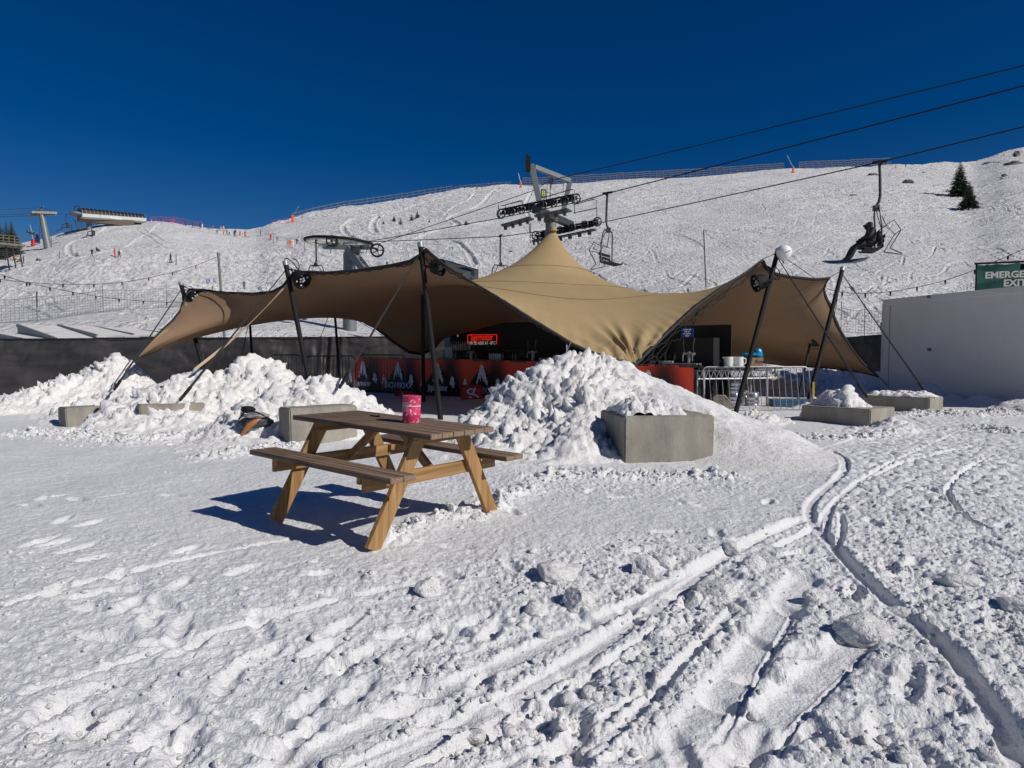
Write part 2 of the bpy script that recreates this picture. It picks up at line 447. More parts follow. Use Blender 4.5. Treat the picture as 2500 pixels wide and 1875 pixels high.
# footprints
for i in range(150):
    px=RNG.uniform(60,2450);py=RNG.uniform(1200,1850)
    c=onz(px,py);a=RNG.uniform(0,3.14);L=RNG.uniform(.11,.15);wdt=.048
    sel=np.where((abs(XX-c.x)<.3)&(abs(YY-c.y)<.3))
    dx=XX[sel]-c.x;dy=YY[sel]-c.y
    q=((dx*math.cos(a)+dy*math.sin(a))/L)**2+((-dx*math.sin(a)+dy*math.cos(a))/wdt)**2
    GN[sel]+=-.035*np.exp(-q*q)+.005*np.exp(-(q-2.2)**2)
RL=[]
# ridge of scuffed snow by the picnic table's right legs
def ridge(pl,wd,h,sd):
    h=h*.7;RL.append((G2(pl),wd,h))
    p=np.array(G2(pl));best=np.full(XX.shape,1e9)
    for a,b in zip(p[:-1],p[1:]):
        d=b-a;t=np.clip(((XX-a[0])*d[0]+(YY-a[1])*d[1])/(d@d),0,1)
        best=np.minimum(best,np.hypot(XX-a[0]-t*d[0],YY-a[1]-t*d[1]))
    m=np.exp(-(best/wd)**2);ns=m>.01;out=np.zeros_like(XX)
    pp=np.stack([wx[ns],wy[ns]],1);out[ns]=m[ns]*h*(.22+np.maximum(np.clip(facet(pp/.14,sd,.8),0,1)*.9,np.clip(facet(pp/.07,sd+1,.8),0,1)*.5)+.3*dome(wx[ns]/.1,wy[ns]/.1,sd,.7))
    return out
GN+=ridge([(955,1320),(1040,1290),(1110,1262),(1180,1250),(1250,1215),(1290,1190)],.16,.17,301)
GN+=ridge([(1290,1172),(1400,1163),(1520,1162),(1640,1164),(1700,1158),(1780,1166)],.18,.17,311)
GN+=ridge([(500,1120),(620,1100),(720,1090)],.30,.16,321)
GN+=ridge([(60,1060),(200,1065),(330,1080),(520,1060),(640,1040)],.40,.22,331)
GN+=ridge([(1950,1070),(2080,1074),(2190,1056)],.2,.15,341)
GN+=ridge([(2200,1020),(2290,1015),(2380,1020),(2500,1010)],.35,.2,351)
GN+=ridge([(2380,1045),(2500,1060)],.3,.15,361)
GZ=GZ+GN
yardV=np.stack([XX.ravel(),YY.ravel(),GZ.ravel()],1)
o=mesh_np('snow_ground',yardV,grid_faces(NR,NC)[:,::-1],M['ground']);struct(o)
_ly=np.log(yy)
def gz(x,y):
    """height of the finished ground at a point"""
    if y>28.5 : return hz1(x,y)
    j=int(np.clip(np.searchsorted(yy,y),1,NR-1)); i=int(np.clip((x/max(y,.1)+1.02)/2.04*(NC-1),0,NC-1))
    return float(GZ[j,i])
def hz1(x,y):
    X=np.array([x]);Y=np.array([y]);return float((base_z(X,Y)+hill_noise(X,Y))[0])
# --- loose crumbs and clods of snow strewn over the churned yard
def crumbs(name,P,S,seed,label):
    rs=np.random.default_rng(seed);protos=[]
    for k in range(9):
        bm=bmesh.new();bmesh.ops.create_icosphere(bm,subdivisions=2,radius=1.0);v=np.array([q.co for q in bm.verts]);f=np.array([[w.index for w in q.verts] for q in bm.faces]);bm.free()
        for j in range(7):
            n_=rs.normal(size=3);n_/=np.linalg.norm(n_);d_=v@n_-rs.uniform(.5,.85);v=v-np.outer(np.clip(d_,0,None)*.9,n_)
        v=v*(1+.05*rs.normal(size=(len(v),1)))
        protos.append((v,f))
    V=[];Fs=[];o=0
    for i in range(len(P)):
        v,f=protos[rs.integers(9)];a=rs.uniform(0,6.28);c,s=math.cos(a),math.sin(a)
        sc=S[i]*np.array([rs.uniform(.8,1.4),rs.uniform(.7,1.1),rs.uniform(.55,.95)])
        w_=v*sc;w_=np.stack([w_[:,0]*c-w_[:,1]*s,w_[:,0]*s+w_[:,1]*c,w_[:,2]],1)+P[i]
        V.append(w_);Fs.append(f+o);o+=len(v)
    ob=mesh_np(name,np.vstack(V),np.vstack(Fs),M['pile']);tag(ob,label,'snow',None,'stuff');return ob
cr_=np.random.default_rng(99);CP=[];CS=[]
N_=60000;cx_=cr_.uniform(-60,2560,N_);cy_=cr_.uniform(1150,1900,N_)
d_=F*CAMZ/(cy_-HZ);jj=np.clip(np.searchsorted(yy,d_),1,NR-1);ii=np.clip((((cx_-1250)/F)+1.02)/2.04*(NC-1),0,NC-1).astype(int)
den=churn[jj,ii]*(.25+.75*patch[jj,ii])
den=den*(1-.97*TRK[jj,ii]);ok=cr_.uniform(0,1,N_)<den*.15+.003
for x_,y_,d1,j_,i_ in zip(cx_[ok],cy_[ok],d_[ok],jj[ok],ii[ok]):
    s_1=min(.045,max(1.6*d1/F,float(cr_.lognormal(math.log(.0085),.6))))
    CP.append(((x_-1250)/F*d1,d1,GZ[j_,i_]+s_1*.1));CS.append(s_1)
for pl_,w1,h1 in RL:
    pl_=np.array(pl_);L_=[np.linalg.norm(b-a) for a,b in zip(pl_[:-1],pl_[1:])]
    for a,b,l_ in zip(pl_[:-1],pl_[1:],L_):
        for q_ in range(int(l_*w1*900)):
            t_=cr_.uniform(0,1);off=cr_.normal(0,w1*.75);dn=(b-a)/l_;p_=a+(b-a)*t_+np.array([-dn[1],dn[0]])*off
            x1,y1=float(p_[0]),float(p_[1]);j_=int(np.clip(np.searchsorted(yy,y1),1,NR-1));i_=int(np.clip((x1/y1+1.02)/2.04*(NC-1),0,NC-1))
            s_1=float(np.clip(cr_.lognormal(math.log(.016),.6),1.6*y1/F,.07));CP.append((x1,y1,GZ[j_,i_]-s_1*.1));CS.append(s_1)
print('crumbs',len(CP))
crumbs('snow_crumbs',np.array(CP),CS,4,'loose crumbs of broken snow strewn over the churned yard')
# --- the slope behind
NC2,NR2=1500,640
uu2=np.linspace(-1.02,1.02,NC2);tt=np.linspace(0,1,NR2)
yy2=28.2+ (420-28.2)*tt**2.0
Y2,U2=np.meshgrid(yy2,uu2,indexing='ij')
# stretch rows so that each column samples its own ridge distance
Dc=drs(1250+F*uu2)[None,:]
s=np.linspace(0,1.45,NR2)[:,None]
Y2=28.2+(Dc-28.2)*np.where(s<1,(s*.35+.65*s**1.5),s)
X2=U2*Y2
Z2=base_z(X2,Y2)+hill_noise(X2,Y2)
# long curved ski tracks
PX2=1250+F*U2
rs=np.random.default_rng(5)
def hill_pt(px,py):
    """march a photo ray until it meets the smooth slope"""
    r=ray(px,py);ys=np.arange(28,345,1.0);k=ys/r.y
    xs=r.x*k;zs=CAMZ+r.z*k
    b=base_z(xs,ys)
    i=int(np.argmax(b>zs))
    if b[i]<=zs[i]:
        i=int(np.argmin((zs-b)/ys)); return Vector((float(xs[i]),float(ys[i]),hz1(float(xs[i]),float(ys[i]))))
    f=0.0
    if i>0:
        d0=zs[i-1]-b[i-1];d1=b[i]-zs[i];f=d0/(d0+d1+1e-9);y=float(ys[i-1]+f)
    else: y=float(ys[0])
    kk=y/r.y
    return Vector((r.x*kk,y,float(CAMZ+r.z*kk)))
def hpl(lst):
    out=[]
    for a,b in lst:
        p=hill_pt(a,b);out.append((p.x,p.y))
    return out
HT=[([(1215,463),(1190,478),(1180,500),(1120,520),(1090,535),(1120,548),(1110,560)],.7,.3),
 ([(1130,470),(1060,485),(1000,505),(920,525),(905,555),(918,575)],.7,.35),
 ([(1050,490),(960,510),(880,530),(840,545),(835,570),(870,590)],.6,.35),
 ([(1160,470),(1140,490),(1095,510),(1085,525)],.5,.3),
 ([(1180,545),(1100,560),(1040,575),(1000,590)],.6,.3),
 ([(640,575),(700,580),(760,590)],.5,.25),([(395,545),(370,565),(330,585),(300,600)],.35,.25),
 ([(260,556),(225,580),(170,590),(165,610),(185,622)],.5,.3),([(350,560),(400,590),(440,600)],.35,.25),
 ([(330,560),(360,575),(400,605),(450,620)],.35,.2),([(1100,590),(1130,600),(1160,640)],.5,.3),([(1300,465),(1280,500),(1290,530)],.5,.3)]
for pl,wd,dp in HT: carve(Z2,X2,Y2,hpl(pl),wd,dp,.5)
for i in range(380):
    px=rs.uniform(-50,2500);ps=float(np.interp(px,SIL[:,0],SIL[:,1]))
    py=ps+8+rs.uniform(0,1)**.8*(790-ps)
    ln=rs.uniform(40,170);dr=rs.choice([-1,1]) if px>1200 else (-1 if rs.uniform()<.8 else 1)
    amp=rs.uniform(4,20);pts=[]
    for q in np.linspace(0,1,7):
        pts.append((px+dr*ln*q+amp*math.sin(q*6+i),py+ln*.42*q+amp*.25*math.cos(q*7+i*2)))
    if pts[-1][1]>800: continue
    carve(Z2,X2,Y2,hpl(pts),rs.uniform(.10,.24),rs.uniform(.05,.11),.6)
hillV=np.stack([X2.ravel(),Y2.ravel(),Z2.ravel()],1)
o=mesh_np('hill',hillV,grid_faces(NR2,NC2)[:,::-1],M['hill']);struct(o)
# wide coarse snowfield under and around everything
def plain(name,x0,x1,y0,y1,z,m):
    mb=MB();mb.add([(x0,y0,z),(x1,y0,z),(x1,y1,z),(x0,y1,z)],[(0,1,2,3)]);return struct(mb.build(name,m))
plain('snow_field',-600,600,-60,900,-.16,M['ground'])
# ---------------------------------------------------------------- stretch tent
M['sand']=mat('sand_stretch_cloth',(.42,.31,.165),.8,var=.06,vscale=1.5,bump=.12,bscale=160,trans=.16,spec=.15)
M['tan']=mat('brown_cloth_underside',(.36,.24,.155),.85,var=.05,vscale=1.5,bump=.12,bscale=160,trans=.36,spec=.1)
BND=[(330,876,17.0),(352,850,17.2),(385,815,17.8),(420,785,18.3),(440,760,18.6),(446,738,18.8),(452,722,19),(462,706,19.3),
 (500,707,19),(560,713,18.5),(620,715,18),(665,710,17.5),(690,697,17),(703,680,16.8),(722,662,16.5),
 (760,662,16.4),(800,664,16.3),(880,657,16),(960,645,15.6),(1000,636,15.3),(1025,620,15.1),(1040,606,15),
 (1060,624,14.9),(1095,652,14.8),(1147,684,14.7),(1195,712,14.6),(1242,742,14.5),(1300,781,14.3),(1350,812,14.1),(1395,840,13.9),(1440,862,13.7),(1500,880,13.5),(1552,892,13.4),
 (1572,872,13.6),(1605,838,14.1),(1650,795,14.7),(1700,748,15.3),(1760,704,15.9),(1820,664,16.5),(1862,633,16.9),
 (1872,650,17),(1890,665,17.2),(1930,674,17.9),(1990,680,18.8),(2026,677,19.3),
 (2016,690,19.5),(2011,708,19.7),(2020,732,19.9),(2033,752,20),(2037,772,20.1),(2052,805,20.2),(2080,850,20.3),(2110,888,20.3),(2147,920,20.4),
 (2100,908,21),(2050,901,22),(1980,895,22.8),(1930,893,23.3),(1860,885,24.2),(1760,868,25),(1650,842,25.6),(1520,828,26),(1400,822,26),(1300,812,26),(1210,805,25.8),(1130,808,25.3),(1080,822,24.6),(1062,850,23.8),(1030,866,23.2),(998,862,22.5),
 (962,838,22.3),(922,805,22),(882,779,21.7),(850,765,21.5),(800,757,21.5),(720,752,21.5),(660,758,21.5),(600,771,21.3),(540,793,20.8),(480,816,20),(420,840,19),(370,860,18)]
bp=np.array([tuple(at(*b)) for b in BND])
nb=len(bp)
seg=np.linalg.norm(np.roll(bp,-1,0)-bp,axis=1);cum=np.concatenate([[0],np.cumsum(seg)])
# theta: plan angle about the mast mixed with arc length keeps the membrane even
NT=1400
mast=at(1350,556,19.6)
s_=np.linspace(0,cum[-1],NT,endpoint=False)
closed=np.vstack([bp,bp[:1]])
Bs=np.stack([np.interp(s_,cum,closed[:,k]) for k in range(3)],1)
ang=np.unwrap(np.arctan2(Bs[:,1]-mast.y,Bs[:,0]-mast.x))
tot=ang[-1]-ang[0]; sg=np.sign(tot)
th=(.55*(ang-ang[0])*sg/(abs(tot)+2*math.pi/NT)*2*math.pi+.45*s_/cum[-1]*2*math.pi)
th=np.maximum.accumulate(th)
tg=np.linspace(0,2*math.pi,NT,endpoint=False)
Bt=np.stack([np.interp(tg,np.append(th,2*math.pi),np.append(Bs[:,k],Bs[0,k])) for k in range(3)],1)
Ck=np.fft.rfft(Bt,axis=0)
kk=np.arange(Ck.shape[0])
r0=.035
NRr=96
rr=np.exp(np.linspace(math.log(r0),0,NRr))
rr=r0+(1-r0)*np.linspace(0,1,NRr)**1.35
TV=[]
for r in rr:
    g=(r**kk-((r0/r)**kk)*(r0**kk.astype(float)))/(1-r0**(2.0*np.maximum(kk,1)))
    g[0]=math.log(r/r0)/math.log(1/r0)
    spec=Ck*g[:,None]
    m0=np.array([mast.x,mast.y,mast.z])*(1-g[0])
    TV.append(np.fft.irfft(spec,n=NT,axis=0)+m0)
TV=np.array(TV)              # rings x theta x xyz
# sag / lift correction of the middle of the cloth
LIFT=[(1245,640,19.0,0.0,1.0)]
ring=rr[:,None]
# pleats that fan out from the low front anchor
anc=at(1552,892,13.4)
dx=TV[...,0]-anc.x;dy=TV[...,1]-anc.y
dist=np.sqrt(dx**2+dy**2+1e-6);an=np.arctan2(dy,dx)
amp=.085*np.exp(-((dist-.55)/.7)**2)*np.clip(dist/.25,0,1)
TV[...,2]+=amp*np.sin(an*21+1.3*np.sin(an*7))*np.clip((1-ring)/.02,.0,1)
# small puckers along the ropes of the front edges
ti=(np.arange(NT)/NT*2*math.pi)[None,:]
TV[...,2]+=.016*np.exp(-((1-ring)/.05))*np.sin(ti*150+3*np.sin(ti*11))*np.where(ring>.999,0,1)
fcs=grid_faces(NRr,NT,True)
tent=empty('stretch_tent','large sand coloured stretch tent with one tall point, spread over the bar','tent',tuple(onz(1350,960)))
allV=TV.reshape(-1,3)
# normals for the underside sheet
def vnorm(V,Fq):
    n=np.zeros_like(V);a=V[Fq[:,1]]-V[Fq[:,0]];b=V[Fq[:,3]]-V[Fq[:,0]];fn=np.cross(a,b)
    for k in range(4): np.add.at(n,Fq[:,k],fn)
    return n/(np.linalg.norm(n,axis=1,keepdims=True)+1e-9)
N=vnorm(allV,fcs)
if N[len(N)//2:,2].mean()<0: fcs=fcs[:,::-1];N=-N
low=allV-N*.012
o1=mesh_np('canopy',np.vstack([allV,low]),np.vstack([fcs,fcs[:,::-1]+len(allV)]),[M['sand'],M['tan']],parent=tent,mi=np.concatenate([np.zeros(len(fcs)),np.ones(len(fcs))]))
# black webbing round the rim: a flat band following the edge
rim=TV[-1];inn=TV[-4]
mb=MB()
d=(inn-rim);d/=np.linalg.norm(d,axis=1,keepdims=True)+1e-9
Nr=N.reshape(NRr,NT,3)[-2]
wd_=.085
V=np.stack([rim+Nr*.012-d*.015,rim+d*wd_+Nr*.012,rim+d*wd_-Nr*.030,rim-Nr*.030-d*.015],1).reshape(-1,3)
fq=[]
for i in range(NT):
    j=(i+1)%NT
    for k in range(4): fq.append((i*4+k,i*4+(k+1)%4,j*4+(k+1)%4,j*4+k))
mesh_np('edge_webbing',V,np.array(fq),M['rubber'],smooth=False,parent=tent)
# seam lines stitched into the cloth
M['seam']=mat('seam_thread',(.13,.10,.06),.9)
def seam(ring_i,a,b):
    P=[Vector(TV[ring_i,t%NT])+Vector(N.reshape(NRr,NT,3)[ring_i,t%NT])*.004 for t in range(a,b,9)]
    MB().tube(P,.006,4).build('seam',M['seam'],tent)
M['seam']=mat('seam_thread',(.13,.10,.06),.9)
for fr_ in (.22,.45,.68): seam(int(fr_*NRr),0,NT+3)
# cap of the point
MB().tube([mast+Vector((0,0,-.10)),mast+Vector((0,0,.02))],[.13,.10],16).build('point_cap',M['sand'],tent,smooth=True)
def pole(name,top,bot,r=.06,parent=tent,cap=True):
    mb=MB();mb.tube([bot,top],r,12);p=mb.build(name,M['black'],parent,smooth=True)
    if cap:
        d=(Vector(top)-Vector(bot)).normalized()
        mb=MB();mb.tube([Vector(top)-d*.02,Vector(top)+d*.10],r*1.15,12);c=mb.build('pole_cap',M['steel'],None,smooth=True,origin=(0,0,0))
        c.parent=p
    return p
def gpt(px,py,d):
    p=at(px,py,d);p.z=gz(p.x,p.y)-.03;return p
def foot(px,py):
    """ground point seen at px,py, following the ground heights"""
    z=0
    for _ in range(4):
        p=onz(px,py,z);z=gz(p.x,p.y)
    return Vector((p.x,p.y,z-.04))
P1t=at(443,697,19.35);P2t=at(698,647,16.6);P3t=at(1027,602,15.1);P4t=at(1898,617,17.0);P5t=at(2056,660,19.4)
P1b=foot(520,992);P2b=foot(771,1012);P3b=foot(1076,1024);P4b=foot(1794,1012);P5b=foot(1970,992)
PM_t=PM[tent.name]
poles=[pole('pole',t,b) for t,b in ((P1t,P1b),(P2t,P2b),(P3t,P3b),(P4t,P4b),(P5t,P5b))]
pole('pole',at(1986,800,21),foot(1948,976),.04,cap=False)
pole('pole',at(609,773,21.3),foot(622,976),.04,cap=False)
pole('pole',at(817,759,21.5),foot(833,974),.04,cap=False)
pole('pole',at(1031,655,19.6),foot(1034,980),.055,cap=False)
pole('pole',at(1155,800,24.5),foot(1135,960),.035,cap=False)
def strap(a,b,r=.012,m=None,two=True,par=tent,name='guy_strap',ratchet=True):
    a=Vector(a);b=Vector(b);mb=MB()
    if two:
        o=Vector((.018,0,.0));mb.tube([a,b+o],r,5);mb.tube([a,b-o],r,5)
    else: mb.tube([a,b],r,5)
    s=mb.build(name,m or M['rubber'],par)
    if ratchet:
        dd=(a-b).normalized();mb=MB();mb.box(b+dd*.22,(.28,.05,.05),rot=dd.to_track_quat('X','Z').to_matrix());mb.tube([b+dd*.08,b-dd*.02],.03,6)
        c=mb.build('ratchet',M['black'],None,origin=(0,0,0));c.parent=s
    return s
def belt(a,b,wd,m,par=tent):
    a=Vector(a);b=Vector(b);d=(b-a);s=Vector((1,0,.35)).normalized()*wd/2;n=24;vs=[]
    for i in range(n+1):
        t=i/n;c=a+d*t+Vector((0,0,-.12*math.sin(math.pi*t)));w=Matrix.Rotation(.35*math.sin(t*5),3,d.normalized())@s
        vs+= [c-w,c+w,c+w+Vector((0,.006,0)),c-w+Vector((0,.006,0))]
    fs=[]
    for i in range(n):
        for k in range(4): fs.append((i*4+k,i*4+(k+1)%4,i*4+4+(k+1)%4,i*4+4+k))
    return MB().add(vs,fs).build('guy_strap',m,par)
M['beige']=mat('beige_webbing',(.62,.45,.30),.8)
ANCH=[]
strap(P1t+Vector((0,0,-.1)),at(280,950,15.0));strap(P2t+Vector((0,0,-.12)),at(441,975,13.6));strap(P3t+Vector((0,0,-.12)),at(830,945,12.3))
belt(P2t+Vector((.1,.1,-.35)),at(478,900,14.6),.12,M['beige'])
strap(P4t+Vector((0,0,-.12)),at(2116,968,14.2));strap(P5t+Vector((0,0,-.1)),at(2263,962,17.0))
strap(at(330,876,17.0),at(306,905,16.4),two=False,ratchet=False)
strap(at(2147,920,20.4),at(2165,940,20.6),two=False,ratchet=False)
strap(at(1395,833,13.9),at(1378,870,13.2),.008,M['steel'],False,ratchet=False)
strap(at(610,773,21.3),at(583,905,23),two=False,ratchet=False);strap(at(806,762,21.5),at(780,830,23.5),two=False,ratchet=False)
strap(at(845,765,21.5),at(950,830,23),.01,two=False,ratchet=False)
# short tie ropes between pole heads and cloth corners
for a,b in ((P1t,at(462,706,19.3)),(P2t,at(722,662,16.5)),(P3t,at(1040,606,15)),(P4t,at(1862,633,16.9)),(P5t,at(2026,677,19.3)),(P1t,at(446,738,18.8)),(P5t,at(2037,772,20.1)),(P4t,at(1990,680,18.8))):
    strap(a,b,.010,None,False,ratchet=False,name='tie_rope')
# slack cable along the rims
def slack(p,q,sag,n=14):
    p=Vector(p);q=Vector(q)
    return [p.lerp(q,i/n)+Vector((0,-.03,-sag*4*(i/n)*(1-i/n)+.02*math.sin(i*2.3))) for i in range(n+1)]
def rimcable(seq,r=.014,sag=.04,nm='power_cable'):
    pts=[]
    for a,b in zip(seq[:-1],seq[1:]): pts+=slack(at(*a),at(*b),sag,8)[:-1]
    pts.append(at(*seq[-1]))
    return MB().tube(pts,r,5).build(nm,M['black'],tent,smooth=True)
rimcable([(446,705,19.2),(470,706,19.1),(520,711,18.7),(580,716,18.2),(640,718,17.7),(685,703,16.9),(715,664,16.4)])
rimcable([(722,663,16.4),(800,669,16.2),(880,662,15.9),(960,648,15.5),(1005,645,15.2),(1028,618,15.0)])
rimcable([(1040,607,14.9),(1085,655,14.7),(1147,688,14.6),(1242,747,14.4),(1300,788,14.2),(1360,820,14.0),(1400,846,13.8)],.016,.02)
rimcable([(1858,640,16.8),(1800,682,16.2),(1715,750,15.3),(1655,800,14.7),(1600,848,14.0),(1562,890,13.4)],.015,.06)
rimcable([(1850,645,16.7),(1780,706,16.0),(1705,755,15.2),(1640,815,14.5),(1575,880,13.5)],.012,.12)
rimcable([(1722,745,15.4),(1700,762,15.1),(1690,785,15.0),(1640,830,14.5),(1580,885,13.6)],.009,.15)
# ---------------------------------------------------------------- snow piles
def pile(name,label,bumps,rough=1.0,res=.035,smooth_right=None,seed=0,lump=(.5,.2,.1),cat='snow pile',amps=(.10,.06,.03),profile=1.15):
    """bumps: (px,py,d,radius[,height]) – tops seen at a photo pixel at distance d"""
    B=[]
    for b in bumps:
        p=at(b[0],b[1],b[2]);B.append((p.x,p.y,max(.05,p.z),b[3]))
    B=np.array(B)
    x0=(B[:,0]-B[:,3]).min()-.9;x1=(B[:,0]+B[:,3]).max()+.9;y0=(B[:,1]-B[:,3]).min()-.9;y1=(B[:,1]+B[:,3]).max()+.9
    nx=int((x1-x0)/res);ny=int((y1-y0)/res)
    X,Y=np.meshgrid(np.linspace(x0,x1,nx),np.linspace(y0,y1,ny))
    wX=X+fbm(X/.9,Y/.9,3,seed+3)*.28;wY=Y+fbm(X/.9,Y/.9,3,seed+5)*.28
    Z=np.zeros_like(X)
    acc=np.zeros_like(X)
    for bx,by,h,r in B:
        t=np.clip(np.hypot(wX-bx,wY-by)/r,0,5)
        f=h*(1-t**profile)
        f=np.where(t<.18,h*(1-.18**profile)+h*(.18**profile)*(1-(t/.18)**2)*.6,f)
        acc+=np.exp(np.clip(f,-3,4)*16)
    Z=np.log(acc)/16-.10*np.exp(-np.log(acc)/16/.3)
    Z=np.maximum(Z,-.35)
    G=base_z(X,Y)
    Z=Z+G*0
    P=np.stack([X,Y,Z],-1)
    gx=np.gradient(Z,axis=1)/((x1-x0)/nx);gy=np.gradient(Z,axis=0)/((y1-y0)/ny)
    n=np.stack([-gx,-gy,np.ones_like(Z)],-1);n/=np.linalg.norm(n,axis=-1,keepdims=True)
    q=P.reshape(-1,3)
    wp=q+np.stack([fbm(q[:,0]/.25,q[:,1]/.25,2,seed+11),fbm(q[:,1]/.25,q[:,2]/.25,2,seed+12),fbm(q[:,2]/.25+9,q[:,0]/.25,2,seed+13)],1)*.05
    D=np.zeros(len(q))
    RG=np.full(len(q),rough)
    if smooth_right is not None:
        a,b=smooth_right
        U=1250+F*q[:,0]/q[:,1]
        RG=RG*(1-.88*sstep(a,b,U+40*fbm(q[:,0],q[:,1],2,3)))
    msk=.45+.75*sstep(-.3,.4,fbm(q[:,0]/.6,q[:,1]/.6+q[:,2],3,seed+50))
    for sc,am,k in zip(lump,amps,range(3)):
        D+=(dome3(wp/sc,seed+k*7)-.35)*am*(msk if k else 1)
    for sc,am,k in ((.30,.16,3),(.14,.13,5),(.07,.08,7)): D+=facet(wp/sc,seed+k*11,.85)*am*(msk if k>3 else 1)
    rg=1-np.abs(fbm(q[:,0]/.28+q[:,2]*1.7,q[:,1]/.28-q[:,2]*1.3,4,seed+70,.6))*2.2
    D+=(rg-.5)*.055-np.clip(rg-.75,0,1)*.12
    D=D*RG
    hgt=np.clip((q[:,2]+.05)/.25,0,1)
    V=q+n.reshape(-1,3)*(D*hgt)[:,None]
    V+=n.reshape(-1,3)*((fbm(q[:,0]/.06,q[:,1]/.06+q[:,2]*9,3,seed)*.012)[:,None])
    Fq=grid_faces(ny,nx)
    keep=(q[:,2]>-.16)[Fq].all(1);Fq=Fq[keep]
    us,inv=np.unique(Fq,return_inverse=True)
    V=V[us];Fq=inv.reshape(Fq.shape)
    c=V.mean(0);c[2]=0
    o=mesh_np(name,V-c,Fq,M['pile']);o.location=c
    tag(o,label,cat,'snow piles ploughed up round the tent');return o
pile('snow_pile','tallest rough snow pile heaped behind the large concrete block in the middle',
 [(1470,872,12.4,2.5),(1400,864,12.0,2.2),(1340,884,11.7,1.6),(1275,938,11.3,1.3),(1218,998,10.9,1.0),(1165,1038,10.7,.8),(1110,1066,10.4,.6),(1280,1000,10.6,1.3),(1530,898,12.2,2.3),(1600,930,11.8,2.1),(1680,968,11.2,1.9),(1750,1010,10.6,1.7),(1820,1052,10.1,1.5),(1890,1098,9.4,1.1),(1215,1095,9.9,1.25),(1160,1130,9.4,.8),(1300,1040,10.3,1.5),(1290,1120,9.2,.9),(1420,985,10.5,1.4),(1375,1050,9.5,.8),(1900,1120,8.9,.7),(1820,1110,9.1,.9)],
 1.0,.034,(1430,1640),1)
pile('snow_pile','right hand snow pile of the left row, behind the block nearest the table',
 [(800,922,12.8,1.5),(740,935,12.7,1.6),(690,960,12.5,1.5),(640,1005,12.0,1.3),(850,955,12.8,1.3),(890,995,12.6,1.15),(930,1035,12.4,.9),(590,1065,11.1,1.0),(540,1092,10.6,.8),(640,1085,10.6,.8),(500,1105,10.4,.6)],.95,.034,None,21)
pile('snow_pile','long lumpy middle snow pile of the left row with a knob on top',
 [(632,862,15.6,1.25),(655,900,15.3,1.5),(600,893,15.5,1.7),(540,905,15.3,1.7),(480,912,15.0,1.7),(430,925,14.8,1.6),(385,950,14.3,1.5),(330,975,14.0,1.3),(690,935,15.4,1.2),(560,1010,13.6,1.1),(460,1020,13.0,.9),(390,1030,12.8,1.0),(300,1040,12.6,.9),(620,1005,13.6,.9),(230,1062,12.2,.6)],1.0,.038,None,41)
pile('snow_pile','snow pile farthest to the left with a pointed top against the black fence',
 [(283,866,18.3,1.1),(262,885,18.1,1.5),(220,905,18.0,1.7),(165,925,17.7,1.7),(110,948,17.3,1.6),(55,968,17.0,1.5),(0,985,16.8,1.4),(-60,995,16.5,1.4),(320,915,18.2,1.4),(280,965,16.0,1.5),(230,985,15.2,1.3),(180,1010,14.4,.9),(150,1030,13.9,.7),(350,930,18.5,1.2),(60,1010,15.5,1.0)],1.0,.042,None,61)
pile('snow_pile','low snow pile in blue shade just behind the knob topped pile',[(715,935,17.5,1.2),(675,925,17.8,1.2),(745,955,17.3,.9)],.8,.045,None,81)
pile('snow_pile','small rough snow heap in front of the steel crowd barrier',[(1835,1010,14.2,.75),(1870,1022,13.9,.7),(1800,1035,13.7,.55),(1895,1045,13.4,.45)],1.0,.032,None,91)
pile('snow_pile','small snow heap under the brown tent wing beside the barrier end',[(2010,968,17.8,.9),(1960,985,17.6,.6),(2060,965,19.5,1.4),(2130,955,20.3,1.3),(1830,920,24.0,2.0),(1910,908,24.2,2.2),(2000,900,24.4,2.4),(2100,903,24,2.3),(2160,915,23.4,1.6)],.7,.05,None,101)
pile('snow_pile','low scraped snow spill between the low concrete block and the wheel tracks',[(1990,1040,13.0,.45),(2060,1042,12.8,.5),(2120,1045,12.6,.45),(2170,1020,13.0,.6),(2200,1040,12.6,.5)],1.0,.03,None,111)
pile('snow_pile','low wind packed snow bank at the foot of the white container',[(2330,958,19.5,.9),(2400,962,18.3,1.1),(2480,970,17,1.2),(2560,975,16.2,1.3),(2280,935,20.5,.9)],.25,.05,None,121)
